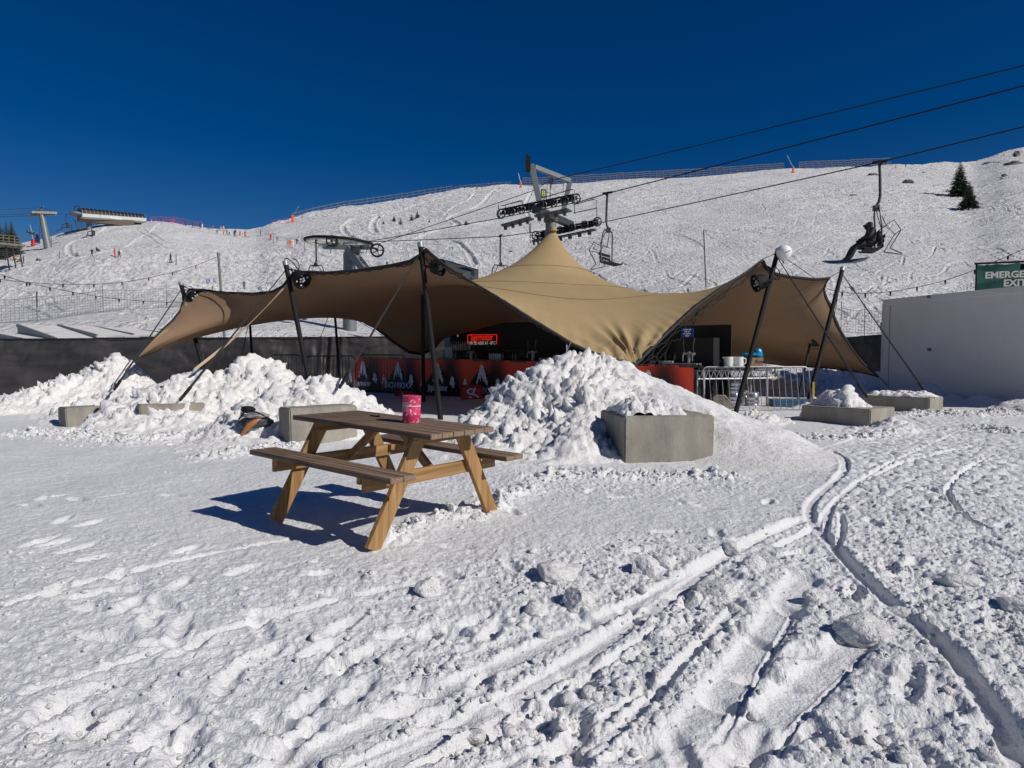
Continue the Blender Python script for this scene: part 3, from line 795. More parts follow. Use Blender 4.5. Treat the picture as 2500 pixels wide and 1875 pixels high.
# ---------------------------------------------------------------- concrete blocks
def block(label,p0,p1,depth,h,zb=None,grp='concrete ballast blocks anchoring the tent',tilt=0):
    """front bottom edge runs from p0 to p1 (world xy); depth goes away from the camera"""
    a=Vector((p0[0],p0[1],0));b=Vector((p1[0],p1[1],0));d=(b-a);L=d.length;d.normalize();n=Vector((-d.y,d.x,0))
    zb=min(gz(a.x,a.y),gz(b.x,b.y))-.12 if zb is None else zb
    c=(a+b)/2+n*depth/2
    rz=math.atan2(d.y,d.x)
    bm=bmesh.new();bmesh.ops.create_cube(bm,size=1);bmesh.ops.scale(bm,vec=(L,depth,h),verts=bm.verts);bmesh.ops.translate(bm,vec=(0,0,h/2),verts=bm.verts)
    bmesh.ops.bevel(bm,geom=bm.edges[:],offset=.02,segments=2,affect='EDGES')
    bmesh.ops.subdivide_edges(bm,edges=[e for e in bm.edges if e.calc_length()>.3],cuts=14,use_grid_fill=True)
    rs=random.Random(int(L*1000))
    for v in bm.verts:
        q=v.co*3.1;v.co+=Vector((mnoise.noise(q),mnoise.noise(q+Vector((5,0,0))),mnoise.noise(q+Vector((0,7,0)))))*.006
        e=sum(1 for k,s in ((0,L/2),(1,depth/2)) if abs(abs(v.co[k])-s)<.03)+(1 if v.co.z>h-.03 else 0)
        if e>=2 and mnoise.noise(v.co*9)>.25: v.co*=.992
    me=bpy.data.meshes.new('concrete_block');bm.to_mesh(me);bm.free();me.materials.append(M['concrete'])
    o=bpy.data.objects.new('concrete_block',me);COL.objects.link(o);o.location=(c.x,c.y,zb);o.rotation_euler=(tilt,0,rz)
    tag(o,label,'concrete block',grp);return o
def cap_snow(name,label,bl,zt,rad=.5,amp=.12,x0=0.0,x1=1.0,seed=5,cat='snow'):
    """crust of snow lying on a block; bl = (p0,p1,depth)"""
    p0,p1,dep=bl;a=Vector((p0[0],p0[1],0));b=Vector((p1[0],p1[1],0));d=b-a;n=Vector((-d.y,d.x,0)).normalized()
    ns,nt=90,46
    S,T=np.meshgrid(np.linspace(x0,x1,ns),np.linspace(.06,.94,nt))
    ex=np.minimum(np.minimum(S-x0,x1-S)*4.5,np.minimum(T-.06,.94-T)*3.2)
    X=a.x+d.x*S+n.x*T*dep;Y=a.y+d.y*S+n.y*T*dep
    edge=np.clip(ex+.25*fbm(X/.3,Y/.3,3,seed),0,1)
    Z=zt-.02+np.sqrt(np.clip(edge,0,1))*(amp*.5+amp*(fbm(X/.4,Y/.4,2,seed)*.4+.5)+dome(X/.17,Y/.17,seed)*.13*amp/.12+dome(X/.08,Y/.08,seed+3)*.05)
    V=np.stack([X,Y,Z],-1).reshape(-1,3);c=V.mean(0);c[2]=zt
    Fq=grid_faces(nt,ns);k=(edge.ravel()>0)[Fq].any(1)
    o=mesh_np(name,V-c,Fq[k],M['pile']);o.location=c;tag(o,label,cat,'snow lying on the concrete blocks');return o
def xy(px,d): return ((px-1250)/F*d,d)
b0=(xy(1526,8.95),xy(1746,9.15),1.15)
block('largest concrete block with sharp corners, in front of the tallest snow pile',*b0,.76,zb=-.11)
cap_snow('snow_crust','icy snow crust spread over the top of the largest concrete block',b0,.632,amp=.14,x0=.02,x1=.72,seed=9)
b1=(xy(708,11.4),xy(873,11.9),.55)
block('long concrete block beside the picnic table, snow heaped behind it',xy(706,10.7),xy(872,11.5),.5,.72,zb=-.11)
block('concrete block with snow slumped over its right end, left of the middle pile',xy(157,13.4),xy(245,13.9),.5,.55,zb=-.15)
block('concrete block buried so only its upper edge shows in the middle pile',xy(338,13.1),xy(499,13.8),.5,.60,zb=-.12)
block('small stained concrete block end at the far left of the snow piles',xy(47,17.6),xy(98,17.9),.6,.55,zb=.0)
r1=(xy(1958,14.6),xy(2128,13.4),1.1)
block('low concrete block left of the container corner with a snow heap on it',*r1,.42,zb=-.05)
r2=(xy(2108,17.4),xy(2272,16.2),1.0)
block('low concrete block standing right against the white container',*r2,.46,zb=-.04)
cap_snow('snow_crust','thin melting snow slab on the block against the white container',r2,.41,amp=.09,seed=19)
pile('snow_pile','white snow heap lying on top of the low concrete block',[(2070,932,14.5,.66),(2030,948,14.75,.6),(1995,968,15.0,.45),(2105,965,14.25,.5),(2132,985,14.05,.3),(2050,945,14.9,.5)],.5,.03,None,131,profile=1.0,amps=(.08,.05,.03))
# ---------------------------------------------------------------- snow boulders broken off the piles
def chunk(px,py,wpx,hpx,label,seed,flat=.8):
    g=foot(px,py);d=g.y;wx=wpx/F*d;hz=hpx/F*d
    bm=bmesh.new();bmesh.ops.create_icosphere(bm,subdivisions=5,radius=.5)
    V=np.array([v.co for v in bm.verts])
    rs=np.random.default_rng(seed)
    # cut by random planes for a fractured shape
    for k in range(11):
        nrm=rs.normal(size=3);nrm/=np.linalg.norm(nrm);off=rs.uniform(.30,.44)
        dd=V@nrm-off;V=V-np.outer(np.clip(dd,0,None)*.93,nrm)
    nn=V/np.linalg.norm(V,axis=1,keepdims=True)
    V=V+nn*((dome3(V/.22,seed)-.4)*.05+(dome3(V/.09,seed+2)-.4)*.02)[:,None]+nn*(fbm(V[:,0]/.07,V[:,1]/.07+V[:,2]*9,3,seed)*.010)[:,None]
    V*=np.array([wx,wx*rs.uniform(.7,1.0),hz*1.12]);V[:,2]+=hz*.40
    for v,c in zip(bm.verts,V): v.co=c
    me=bpy.data.meshes.new('snow_chunk');bm.to_mesh(me);bm.free();me.materials.append(M['pile'])
    me.polygons.foreach_set('use_smooth',[True]*len(me.polygons))
    o=bpy.data.objects.new('snow_chunk',me);COL.objects.link(o);o.location=g;o.rotation_euler=(0,0,rs.uniform(0,6))
    tag(o,label,'snow chunk','broken chunks of snow lying on the yard');return o
CH=[(1045,1443,82,55,'rounded snow chunk lying alone on smooth snow below the picnic table'),
(1355,1410,120,58,'wide snow chunk casting a shadow, first of the row right of the lone chunk'),
(1420,1480,100,72,'big rounded snow chunk just below the wide chunk'),
(1572,1395,80,62,'upright snow chunk in the row above the paired tracks'),
(1620,1385,62,50,'flat sided snow chunk touching the right of the upright chunk'),
(1785,1335,60,44,'small pointed snow chunk on the smooth patch left of the track fork'),
(1835,1378,70,40,'snow chunk with a shadow on its left, close to the track fork'),
(1755,1445,115,50,'rough crusty snow slab between the paired tracks and the fork'),
(1693,1476,70,52,'snow chunk just left below the rough crusty slab'),
(1795,1492,62,36,'low snow chunk below the rough crusty slab'),
(1308,1495,64,48,'snow chunk beside the upper paired track at mid picture'),
(2105,1565,135,85,'large dark sided snow boulder beside the deep groove'),
(2045,1553,56,34,'small snow chunk at the left foot of the large boulder'),
(2330,1425,120,40,'broad snow slab sunk in the churned snow at the right'),
(2400,1370,60,28,'snow lump above the broad slab at the right'),
(2480,1480,90,50,'snow lump at the right edge below the broad slab'),
(1990,1455,70,40,'snow lump standing just right of the curved groove'),
(1715,1340,30,20,'tiny snow chunk between the block and the track fork'),
(495,1385,30,16,'tiny snow crumb on the smooth snow left of the table'),
(2200,1500,80,36,'low snow lump right of the deep groove'),
(1650,1545,60,36,'low snow lump between the two pairs of tracks'),
(1115,1700,40,26,'small snow lump on the ridged snow near the bottom middle'),
(700,1450,56,30,'low snow lump left of the lone chunk, on churned snow'),
(1170,1262,40,30,'snow lump at the foot of the table leg on the right'),
(1125,1252,38,26,'smaller snow lump left of the right table leg foot')]
for i,c in enumerate(CH): chunk(*c,seed=100+i*3)
# ---------------------------------------------------------------- picnic table
def woodmat(name,c1,c2,sc=1.0,axis=0,rough=.75):
    m,n,l,b=newmat(name);tc=n.new('ShaderNodeTexCoord');mp=n.new('ShaderNodeMapping')
    s=[26,26,26];s[axis]=1.6;mp.inputs['Scale'].default_value=[k*sc for k in s]
    l.new(tc.outputs['Object'],mp.inputs['Vector'])
    nz=n.new('ShaderNodeTexNoise');nz.inputs['Scale'].default_value=1;nz.inputs['Detail'].default_value=7;nz.inputs['Distortion'].default_value=.7
    l.new(mp.outputs[0],nz.inputs['Vector'])
    cr=n.new('ShaderNodeValToRGB');cr.color_ramp.elements[0].position=.34;cr.color_ramp.elements[1].position=.66
    cr.color_ramp.elements[0].color=(*c2,1);cr.color_ramp.elements[1].color=(*c1,1)
    l.new(nz.outputs['Fac'],cr.inputs[0]);l.new(cr.outputs[0],b.inputs['Base Color'])
    bp=n.new('ShaderNodeBump');bp.inputs['Strength'].default_value=.5;bp.inputs['Distance'].default_value=.004
    l.new(nz.outputs['Fac'],bp.inputs['Height']);l.new(bp.outputs[0],b.inputs['Normal']);b.inputs['Roughness'].default_value=rough;b.inputs['Specular IOR Level'].default_value=.25
    return m
M['wgrey']=woodmat('weathered_board',(.25,.175,.12),(.085,.058,.040),1,0)
M['wend']=mat('board_end_grain',(.22,.15,.10),.8,var=.5,vscale=60)
M['wleg']=woodmat('leg_timber',(.40,.235,.10),(.22,.12,.048),.8,2)
M['wrail']=woodmat('rail_timber',(.36,.21,.09),(.20,.11,.045),.8,1)
TC=Vector((-1.12,5.86,0));TRZ=-.640
tbl=empty('picnic_table','weathered wooden picnic table with two fixed benches standing in the snow','picnic table',(TC.x,TC.y,.115),local=True,rz=TRZ)
tbl.rotation_euler=(R(-.6),R(1.75),TRZ)
TH=.79;BH=.51;TL=1.77;TW=.78;BO=.815;BI=.56
def board(name,x0,x1,y,z,w,t,m,par=tbl,sag=0):
    bm=bmesh.new();bmesh.ops.create_cube(bm,size=1);bmesh.ops.scale(bm,vec=(x1-x0,w,t),verts=bm.verts)
    bmesh.ops.bevel(bm,geom=bm.edges[:],offset=.004,segments=2,affect='EDGES')
    me=bpy.data.meshes.new(name);bm.to_mesh(me);bm.free()
    me.materials.append(m);me.materials.append(M['wend'])
    for p in me.polygons:
        if abs(p.normal.x)>.9: p.material_index=1
    o=bpy.data.objects.new(name,me);COL.objects.link(o);o.parent=par;o.location=((x0+x1)/2,y,z-t/2)
    return o
n=6;gap=.004;bw=(TW-gap*(n-1))/n
for i in range(n): board('tabletop_board',-TL/2+random.uniform(-.004,.004),TL/2+random.uniform(-.004,.004),-TW/2+bw/2+i*(bw+gap),TH,bw,.042,M['wgrey'])
for sgn in(-1,1):
    bb=(BO-BI-.005)/2
    for k in range(2): board('bench_board',-.9,.9,sgn*(BI+bb/2+k*(bb+.005)),BH,bb,.042,M['wgrey'])
def beam(name,p,q,w,h,m,par=tbl,bev=.005,up=(1,0,0)):
    mb=MB();mb.bar(p,q,w,h,up=up);o=mb.build(name,m,par,origin=(0,0,0),bevel=bev);o.location=(0,0,0);return o
for sx in(-1,1):
    xl=sx*.60
    for sy in(-1,1):
        # splayed leg, wide face towards the table end
        beam('leg',(xl+sx*.022,sy*.735,-.09),(xl+sx*.022,sy*.25,TH-.044),.135,.044,M['wleg'])
    beam('cross_rail',(xl-sx*.024,-.79,BH-.10),(xl-sx*.024,.79,BH-.10),.11,.042,M['wrail'])
    beam('top_rail',(xl-sx*.024,-.36,TH-.085),(xl-sx*.024,.36,TH-.085),.075,.042,M['wrail'])
    beam('bench_block',(xl-sx*.07,-.80,BH-.072),(xl-sx*.07,-.50,BH-.072),.055,.042,M['wrail'])
    beam('bench_block',(xl-sx*.07,.80,BH-.072),(xl-sx*.07,.50,BH-.072),.055,.042,M['wrail'])
    beam('brace',(xl-sx*.07,0.0,BH-.10),(xl-sx*.46,0.0,TH-.06),.07,.045,M['wrail'],up=(0,1,0))
    for sy in(-1,1):
        for dy,dz in ((.30,TH-.09),(.335,TH-.085),(.555,BH-.10),(.52,BH-.055)):
            mb=MB();mb.ball((xl+sx*.048,sy*dy,dz),.010,6,sc=(.7,1,1))
            mb.build('bolt',M['steel'],tbl,smooth=True,origin=(0,0,0)).location=(0,0,0)
# bucket on the table
def tpt(x,y,z): 
    return Matrix.LocRotScale(tbl.location,tbl.rotation_euler,None)@Vector((x,y,z))
m,n_,l_,b_=newmat('pink_tin')
tc=n_.new('ShaderNodeTexCoord');nz=n_.new('ShaderNodeTexNoise');nz.inputs['Scale'].default_value=42;nz.inputs['Detail'].default_value=4
l_.new(tc.outputs['Object'],nz.inputs['Vector']);cr=n_.new('ShaderNodeValToRGB');cr.color_ramp.elements[0].position=.60;cr.color_ramp.elements[0].color=(.60,.035,.13,1);cr.color_ramp.elements[1].position=.66;cr.color_ramp.elements[1].color=(.85,.6,.62,1)
l_.new(nz.outputs['Fac'],cr.inputs[0]);l_.new(cr.outputs[0],b_.inputs['Base Color']);b_.inputs['Roughness'].default_value=.5;M['pink']=m
# the bucket is seen at 983..1026 px, 1002..1071 px
bk=None
best=1e9
for i in range(60):
    for j in range(30):
        q=tpt(-.2+i*.015,-.3+j*.022,TH);u=1250+F*q.x/q.y
        e=abs(u-1004)*1+abs(j*.022-.3-.05)*30
        if e<best:best=e;bk=(-.2+i*.015,-.3+j*.022)
bp_=tpt(bk[0],bk[1],TH+.002);d_=bp_.y;rb=21.8/F*d_;hb=66/F*d_
can=empty('tin_can','chipped pink metal tin standing on the picnic table','tin',bp_,local=True);can.rotation_euler=tbl.rotation_euler
pr=[(rb*.95,0),(rb,.006),(rb,hb*.30),(rb*1.015,hb*.31),(rb*1.015,hb*.33),(rb,hb*.34),(rb,hb*.94),(rb*1.03,hb*.96),(rb*1.03,hb),(rb*.95,hb),(rb*.95,.012)]
mb=MB();mb.lathe((0,0,0),pr[:-1],40);x=mb.build('can_body',M['pink'],can,smooth=True,origin=(0,0,0));x.location=(0,0,0)
mb=MB();mb.lathe((0,0,hb*.62),[(rb*1.004,0),(rb*1.006,.002),(rb*1.006,.004),(rb*1.004,.006)],40)
for k in range(14):
    mb.box((math.sin(-.5+.0)*rb*.0,-rb*1.0,hb*(.42+.026*k)),(rb*.75+.01*((k*7)%3),.002,.0022))
x=mb.build('label_lines',M['white'],can,origin=(0,0,0));x.location=(0,0,0)
q=tpt(-.33,.12,TH);mb=MB();mb.box((0,0,.006),(.12,.02,.012));mb.ball((.05,0,.014),.009,6)
o=mb.build('lighter',M['black'],None,origin=(0,0,0));o.location=q;o.rotation_euler=(0,0,TRZ);tag(o,'small black lighter lying on the table boards left of the tin','lighter')
# heap of dark bags and a board stuck in the snow
hp=at(612,1052,11.15)
M['dgrey']=mat('dark_nylon',(.05,.052,.058),.7,var=.4,vscale=14,bump=.6,bscale=30)
M['lgrey']=mat('pale_nylon',(.30,.29,.30),.7,var=.3,vscale=14)
heap=empty('sports_bag','heap of black and grey bags half buried beside a snow pile','bag',hp)
def sack(name,c,s,m,seed,par):
    bm=bmesh.new();bmesh.ops.create_icosphere(bm,subdivisions=4,radius=.5)
    for v in bm.verts:
        q=v.co*4+Vector((seed,0,0));k=1+.22*mnoise.noise(q)+.12*abs(mnoise.noise(v.co*11+Vector((seed,3,0))))
        v.co=Vector((v.co.x*s[0],v.co.y*s[1],v.co.z*s[2]))*k+Vector(c)
    me=bpy.data.meshes.new(name);bm.to_mesh(me);bm.free();me.materials.append(m);me.polygons.foreach_set('use_smooth',[True]*len(me.polygons))
    o=bpy.data.objects.new(name,me);COL.objects.link(o);o.parent=par;o.matrix_parent_inverse=PM[par.name];return o
c0=Vector(hp)
sack('bag_body',c0+Vector((.05,.1,.14)),(.55,.4,.22),M['dgrey'],3,heap);sack('bag_flap',c0+Vector((.08,.05,.26)),(.44,.34,.10),M['lgrey'],8,heap)
sack('bag_pocket',c0+Vector((-.08,.1,.36)),(.24,.16,.12),M['black'],13,heap)
mb=MB();mb.tube([c0+Vector((-.2,0,.2)),c0+Vector((-.05,-.1,.34)),c0+Vector((.15,-.1,.33)),c0+Vector((.34,0,.2))],.015,6);mb.build('carry_strap',M['black'],heap,smooth=True)
bo=MB();bo.tube([c0+Vector((-.10,-.14,-.05)),c0+Vector((.02,-.12,.10)),c0+Vector((.16,-.02,.20)),c0+Vector((.26,.1,.22))],[.03,.055,.055,.03],10)
tag(bo.build('snowboard_nose',mat('brown_board',(.32,.13,.045),.5),smooth=True),'orange brown board tip poking out under the grey bags','board')
# ---------------------------------------------------------------- bar
BL=Vector((-5.9,24.5,0));BR=Vector((4.72,17.0,0));BD=(BR-BL);BLEN=BD.length;BD.normalize();BN=Vector((BD.y,-BD.x,0)) # BN faces the camera
if BN.y>0: BN=-BN
def bz(s): return 1.42-.21*s      # height of the counter top
def bpt(s,off=0,z=0): p=BL.lerp(BR,s)+BN*off;p.z=z;return p
bar=empty('bar_counter','long outdoor bar counter hung with red and black banners under the tent','bar',bpt(.5))
M['bartop']=mat('bar_top',(.02,.02,.02),.35)
mb=MB();mb.bar(bpt(0,-.35,bz(0)-.03),bpt(1,-.35,bz(1)-.03),.75,.05);mb.build('counter_top',M['bartop'],bar)
mb=MB();mb.bar(bpt(.002,-.36,.65),bpt(.998,-.36,.58),.60,1.05);mb.build('counter_body',M['black'],bar)
# banner cloth: red panels fading into black between the mountains
m,n_,l_,b_=newmat('banner_cloth');b_.inputs['Roughness'].default_value=.5
tc=n_.new('ShaderNodeTexCoord');sp=n_.new('ShaderNodeSeparateXYZ');l_.new(tc.outputs['UV'],sp.inputs[0])
mt=n_.new('ShaderNodeMath');mt.operation='SINE';ml=n_.new('ShaderNodeMath');ml.operation='MULTIPLY_ADD';ml.inputs[1].default_value=2*math.pi/1.865;ml.inputs[2].default_value=math.pi/2-2*math.pi*.04
l_.new(sp.outputs[0],ml.inputs[0]);l_.new(ml.outputs[0],mt.inputs[0])
ad=n_.new('ShaderNodeMath');ad.operation='MULTIPLY_ADD';ad.inputs[1].default_value=.55;l_.new(mt.outputs[0],ad.inputs[0])
ad2=n_.new('ShaderNodeMath');ad2.operation='MULTIPLY_ADD';ad2.inputs[1].default_value=.6;ad2.inputs[2].default_value=.05;l_.new(sp.outputs[1],ad2.inputs[0])
l_.new(ad2.outputs[0],ad.inputs[2])
nz=n_.new('ShaderNodeTexNoise');nz.inputs['Scale'].default_value=.5;l_.new(tc.outputs['UV'],nz.inputs['Vector'])
ad3=n_.new('ShaderNodeMath');ad3.operation='MULTIPLY_ADD';ad3.inputs[1].default_value=.5;l_.new(nz.outputs['Fac'],ad3.inputs[0]);l_.new(ad.outputs[0],ad3.inputs[2])
cr=n_.new('ShaderNodeValToRGB');cr.color_ramp.elements[0].position=.2;cr.color_ramp.elements[0].color=(.02,.004,.003,1);cr.color_ramp.elements[1].position=.95;cr.color_ramp.elements[1].color=(.92,.075,.02,1)
l_.new(ad3.outputs[0],cr.inputs[0]);l_.new(cr.outputs[0],b_.inputs['Base Color']);M['banner']=m
ns,nt=260,10
V=[];UV=[]
for j in range(nt):
    for i in range(ns):
        s=i/(ns-1);t=j/(nt-1);z=.10-.03*s+(bz(s)-.10+.03*s-.0)*t
        p=bpt(s,.025+.006*math.sin(s*210)*(1-t)+.010*math.sin(s*60+2)*(1-t),z);V.append(p);UV.append((s*BLEN,t))
me=bpy.data.meshes.new('banner_cloth');ff=grid_faces(nt,ns);me.from_pydata([tuple(v) for v in V],[],[tuple(f) for f in ff.tolist()]);me.materials.append(m)
uvl=me.uv_layers.new(name='UVMap')
for lp in me.loops: uvl.data[lp.index].uv=UV[lp.vertex_index]
me.polygons.foreach_set('use_smooth',[True]*len(me.polygons))
bcl=bpy.data.objects.new('banner_cloth',me);COL.objects.link(bcl);bcl.parent=bar;bcl.matrix_parent_inverse=PM[bar.name]
M['bwhite']=mat('banner_print_white',(.80,.82,.9),.6);M['bblack']=mat('banner_print_black',(.008,.007,.008),.6)
BIG=["......##......",".....####.....",".....####.....","....######....","....######....","...########...","...########...","...###.####...","..####.#####..","..##.#..####..","..#..#..#.###.",".##.......###.",".#.........##.","............#."]
SMA=["..##..","..##..",".####.",".####.",".#.###","##.###","#..#.#"]
SMB=["..##..",".####.",".####.",".####.","######","######","..###.","...##."]
def pix(mb,art,s0,z0,px_,off):
    for r,row in enumerate(art):
        c=0
        while c<len(row):
            if row[c]=='#':
                e=c
                while e<len(row) and row[e]=='#': e+=1
                a=s0+c*px_/BLEN;b=s0+e*px_/BLEN;zt=z0-r*px_*1.25;zb=zt-px_*1.25
                mb.add([bpt(a,off,zb),bpt(b,off,zb),bpt(b,off,zt),bpt(a,off,zt)],[(0,1,2,3)]);c=e
            else: c+=1
cs=[.0415,.180,.324,.468,.614,.760,.905]
for k,s in enumerate(cs):
    zt=bz(s);mbb=MB();pxz=.038
    # black mountain
    h0=.12-.03*s
    for (a,b,hh) in ((-.066,.066,.98),(-.085,.085,.55),(.01,.075,.62)):
        mbb.add([bpt(max(.001,s+a),.058,h0),bpt(min(.999,s+b),.058,h0),bpt(s+(a+b)/2,.058,h0+(zt-h0)*hh*.88)],[(0,1,2)]) if hh!=.55 else None
    mbb.build('printed_mountain',M['bblack'],bcl)
    for art,sa,za in ((BIG,s-7*pxz/BLEN,zt-.16),(SMA,s-.062,zt-.62),(SMB,s+.040,zt-.58)):
        mw=MB();pix(mw,art,sa,za,pxz,.062);mw.build('printed_snowcap',M['bwhite'],bcl)
    fr=frame(bpt(s-.001,.066,zt-.98),BD)
    if k%2==1: text_mesh('printed_lettering','SNOWBOXX',.29,fr,M['bwhite'],bcl,.002,sx=.80,offset=.006)
    else: text_mesh('printed_lettering','Jägermeister',.30,fr,M['bwhite'],bcl,.002,sx=.58,offset=.007)
# little grommets
mb=MB()
for i in range(40): mb.ball(bpt(.01+i*.0251,.04,bz(.01+i*.0251)-.03),.012,5)
mb.build('eyelets',M['steel'],bar)
def place_s(px,off):
    """s parameter of the point off metres behind the bar front seen at px"""
    u=(px-1250)/F;a=BL+BN*off
    dx=BR.x-BL.x;dy=BR.y-BL.y
    return (u*a.y-a.x)/(dx-u*dy)
SL=place_s(1086,-2.3)
# back bar wall with shelves
def panel(name,s0,s1,off,z0,z1,m,par,th=.06):
    mb=MB();mb.bar(bpt(s0,off,(z0+z1)/2),bpt(s1,off,(z0+z1)/2),th,z1-z0);return mb.build(name,m,par)
M['ply']=mat('black_ply',(.011,.011,.012),.6)
bk=empty('back_bar','black panelled back wall of the bar with shelves','bar back wall',bpt(.7,-2.2))
panel('back_panel',SL,.60,-2.3,.05,2.62,M['ply'],bk);panel('back_panel',.605,1.02,-2.3,.05,2.35,M['ply'],bk)
panel('shelf',SL+.01,1.0,-2.1,1.28,1.32,M['bartop'],bk,.35);panel('shelf',SL+.01,.50,-2.1,1.62,1.65,M['bartop'],bk,.28)
panel('cupboard',SL+.01,1.0,-2.0,.05,.95,M['ply'],bk,.5)
M['neon']=mat('red_neon',(.6,.02,.02),.5,emit=(1,.03,.015),estr=.9);M['signw']=mat('sign_white_lit',(.7,.7,.68),.5,emit=(1,.93,.85),estr=.28)
def bat(px,py,off):
    s=place_s(px,off);p=bpt(s,off);q=at(px,py,p.y);return q,s
sg=empty('neon_sign','lit red bar sign with white lettering on the black back wall','sign',bat(1178,830,-2.2)[0])
a,_=bat(1142,818,-2.2);b,_=bat(1213,817,-2.2);c,_=bat(1212,840,-2.2);d,_=bat(1142,841,-2.2)
mb=MB()
for p,q in ((a,b),(b,c),(d,a)): mb.bar(p,q,.02,.02)
mb.build('sign_frame',M['neon'],sg)
pc,_=bat(1177,824,-2.18);wd=(b-a).length
text_mesh('sign_lettering','Jägermeister',.36,frame(pc+BN*.02,BD),M['neon'],sg,.004,sx=wd*.86/2.12*1.02,offset=-.004)
pc,_=bat(1177,838,-2.18)
text_mesh('sign_lettering','SERVED HERE AT -18°C',.16,frame(pc+BN*.02,BD),M['signw'],sg,.003,sx=wd*.98/1.75)
M['blue']=mat('blue_print',(.01,.05,.30),.5);M['nblue']=mat('navy_print',(.03,.04,.13),.5)
def bsign(px,py,w,h,off,m,txt,label,nm='notice_board'):
    p,s=bat(px,py,off);d=p.y;W=w/F*d*1.15;H=h/F*d
    e=empty(nm,label,'sign',p);mb=MB();mb.bar(p-BD*W/2,p+BD*W/2,.02,H);mb.build('sign_panel',m,e)
    for i,t in enumerate(txt):
        text_mesh('sign_lettering',t,H*.22,frame(p+BN*.018+Vector((0,0,H*(.30-.22*i))),BD),M['signw'],e,.002,sx=.75)
    return e
panel('back_panel',.93,1.012,-1.3,.05,1.95,M['ply'],bk,.5)
bsign(1678,812,27,23,-1.0,M['blue'],['ACCEPTING','CREDIT','PAYMENTS','ONLY'],'bright blue notice with white words on the right end of the back wall')
bsign(1118,822,12,12,-2.22,M['nblue'],['CARD','ONLY'],'dark navy notice left of the lit sign')
M['poster']=mat('grey_poster',(.30,.31,.33),.6,var=.3,vscale=20)
mb=MB();p,s=bat(1092,830,-2.25);mb.bar(p-BD*.15,p+BD*.15,.02,.4);tag(mb.build('poster',M['poster']),'pale grey poster on the black wall left of the navy notice','poster')
M['glass']=mat('bottle_glass',(.10,.12,.11),.15,var=.5,vscale=3,spec=.8);M['cup']=mat('plastic_cups',(.52,.54,.57),.35)
def bottle(p,h=.28,r=.036,m=None,k=0):
    mb=MB();mb.lathe((0,0,0),[(r*.9,0),(r,.01),(r,h*.6),(r*.4,h*.74),(r*.35,h*.95),(r*.42,h*.96),(r*.42,h)],10)
    return mb.build('bottle',m or M['glass'],None,smooth=True,origin=(0,0,0))
M['bgreen']=mat('green_glass',(.01,.10,.03),.15,spec=.8);M['bbrown']=mat('brown_glass',(.09,.03,.01),.15,spec=.8);M['bclear']=mat('pale_glass',(.45,.47,.46),.15,spec=.8)
protos={}
def setb(s,off,z,kind,label):
    if kind not in protos:
        o=bottle(None,{'t':.30,'s':.24,'w':.32}[kind[0]],.037,{'g':M['bgreen'],'b':M['bbrown'],'c':M['bclear']}[kind[1]]);protos[kind]=o
    else: o=protos[kind].copy();COL.objects.link(o)
    o.location=bpt(s,off,z);tag(o,label,'bottle','bottles on the back wall shelves');return o
rb_=random.Random(4)
for i in range(26):
    s=SL+.015+i*.0105;k=rb_.choice(['tg','tb','sc','wc','sb'])
    nm={'tg':'green glass bottle','tb':'brown glass bottle','sc':'short pale bottle','wc':'tall pale bottle','sb':'short brown bottle'}[k]
    setb(s,-2.05,1.322,k,nm+' on the lower back shelf left of and below the lit sign')
for i in range(22):
    s=.74+i*.0105;k=rb_.choice(['tg','tb','sc','wc'])
    nm={'tg':'green glass bottle','tb':'brown glass bottle','sc':'short pale bottle','wc':'tall pale bottle'}[k]
    setb(s,-2.05,1.322,k,nm+' on the lower back shelf at the right half of the bar')
for i in range(12):
    s=SL+.02+i*.008;setb(s,-2.05,1.653,'wc','tall pale bottle on the upper back shelf')
def cups(px,rows,cols,label,off=-.5):
    p,s=bat(px,870,off);z=bz(s)-.005
    e=empty('cup_stack',label,'cups',(p.x,p.y,z))
    for c in range(cols):
        mb=MB()
        for r in range(rows): mb.lathe(bpt(s+c*.0065,off,z+r*.10),[(.030,0),(.04,.10),(.038,.10),(.03,.012)],10)
        mb.build('cup_column',M['cup'],e,smooth=True)
    return e
cups(1072,2,3,'short stack of clear cups on the bar left of the poster');cups(1088,4,4,'tall stack of clear cups below the grey poster')
cups(1196,2,6,'wide double row of clear cups on the bar below the lit sign');cups(1318,1,6,'single row of clear cups near the snow pile')
def tap(px,label,off=-.4,h=.55):
    p,s=bat(px,870,off);z=bz(s)-.005
    e=empty('beer_tap',label,'beer tap',(p.x,p.y,z),'beer taps on the bar');c=Vector((p.x,p.y,z))
    mb=MB();mb.cyl(c,c+Vector((0,0,h*.5)),.04,n=12);mb.cyl(c+Vector((0,0,h*.42))-BD*.16,c+Vector((0,0,h*.42))+BD*.16,.035,n=10);mb.build('tap_column',M['steel'],e,smooth=True)
    for k in(-1,1):
        mb=MB();mb.tube([c+BD*.13*k+Vector((0,0,h*.45)),c+BD*.13*k+BN*.06+Vector((0,0,h*.7)),c+BD*.15*k+BN*.03+Vector((0,0,h))],[.012,.014,.022],8);mb.build('tap_handle',M['dsteel'],e,smooth=True)
        mb=MB();mb.tube([c+BD*.13*k+BN*.03+Vector((0,0,h*.4)),c+BD*.13*k+BN*.1+Vector((0,0,h*.36)),c+BD*.13*k+BN*.1+Vector((0,0,h*.15))],.012,8);mb.build('spout',M['steel'],e,smooth=True)
tap(1150,'chrome double beer tap on the bar below the left end of the lit sign');tap(1300,'chrome double beer tap beside the green plant',h=.65);tap(1682,'tall chrome double beer tap below the bright blue notice',h=.72)
p,s=bat(1281,868,-.5);z=bz(s)
e=empty('potted_plant','small dark green plant on the bar beside the beer tap','plant',(p.x,p.y,z))
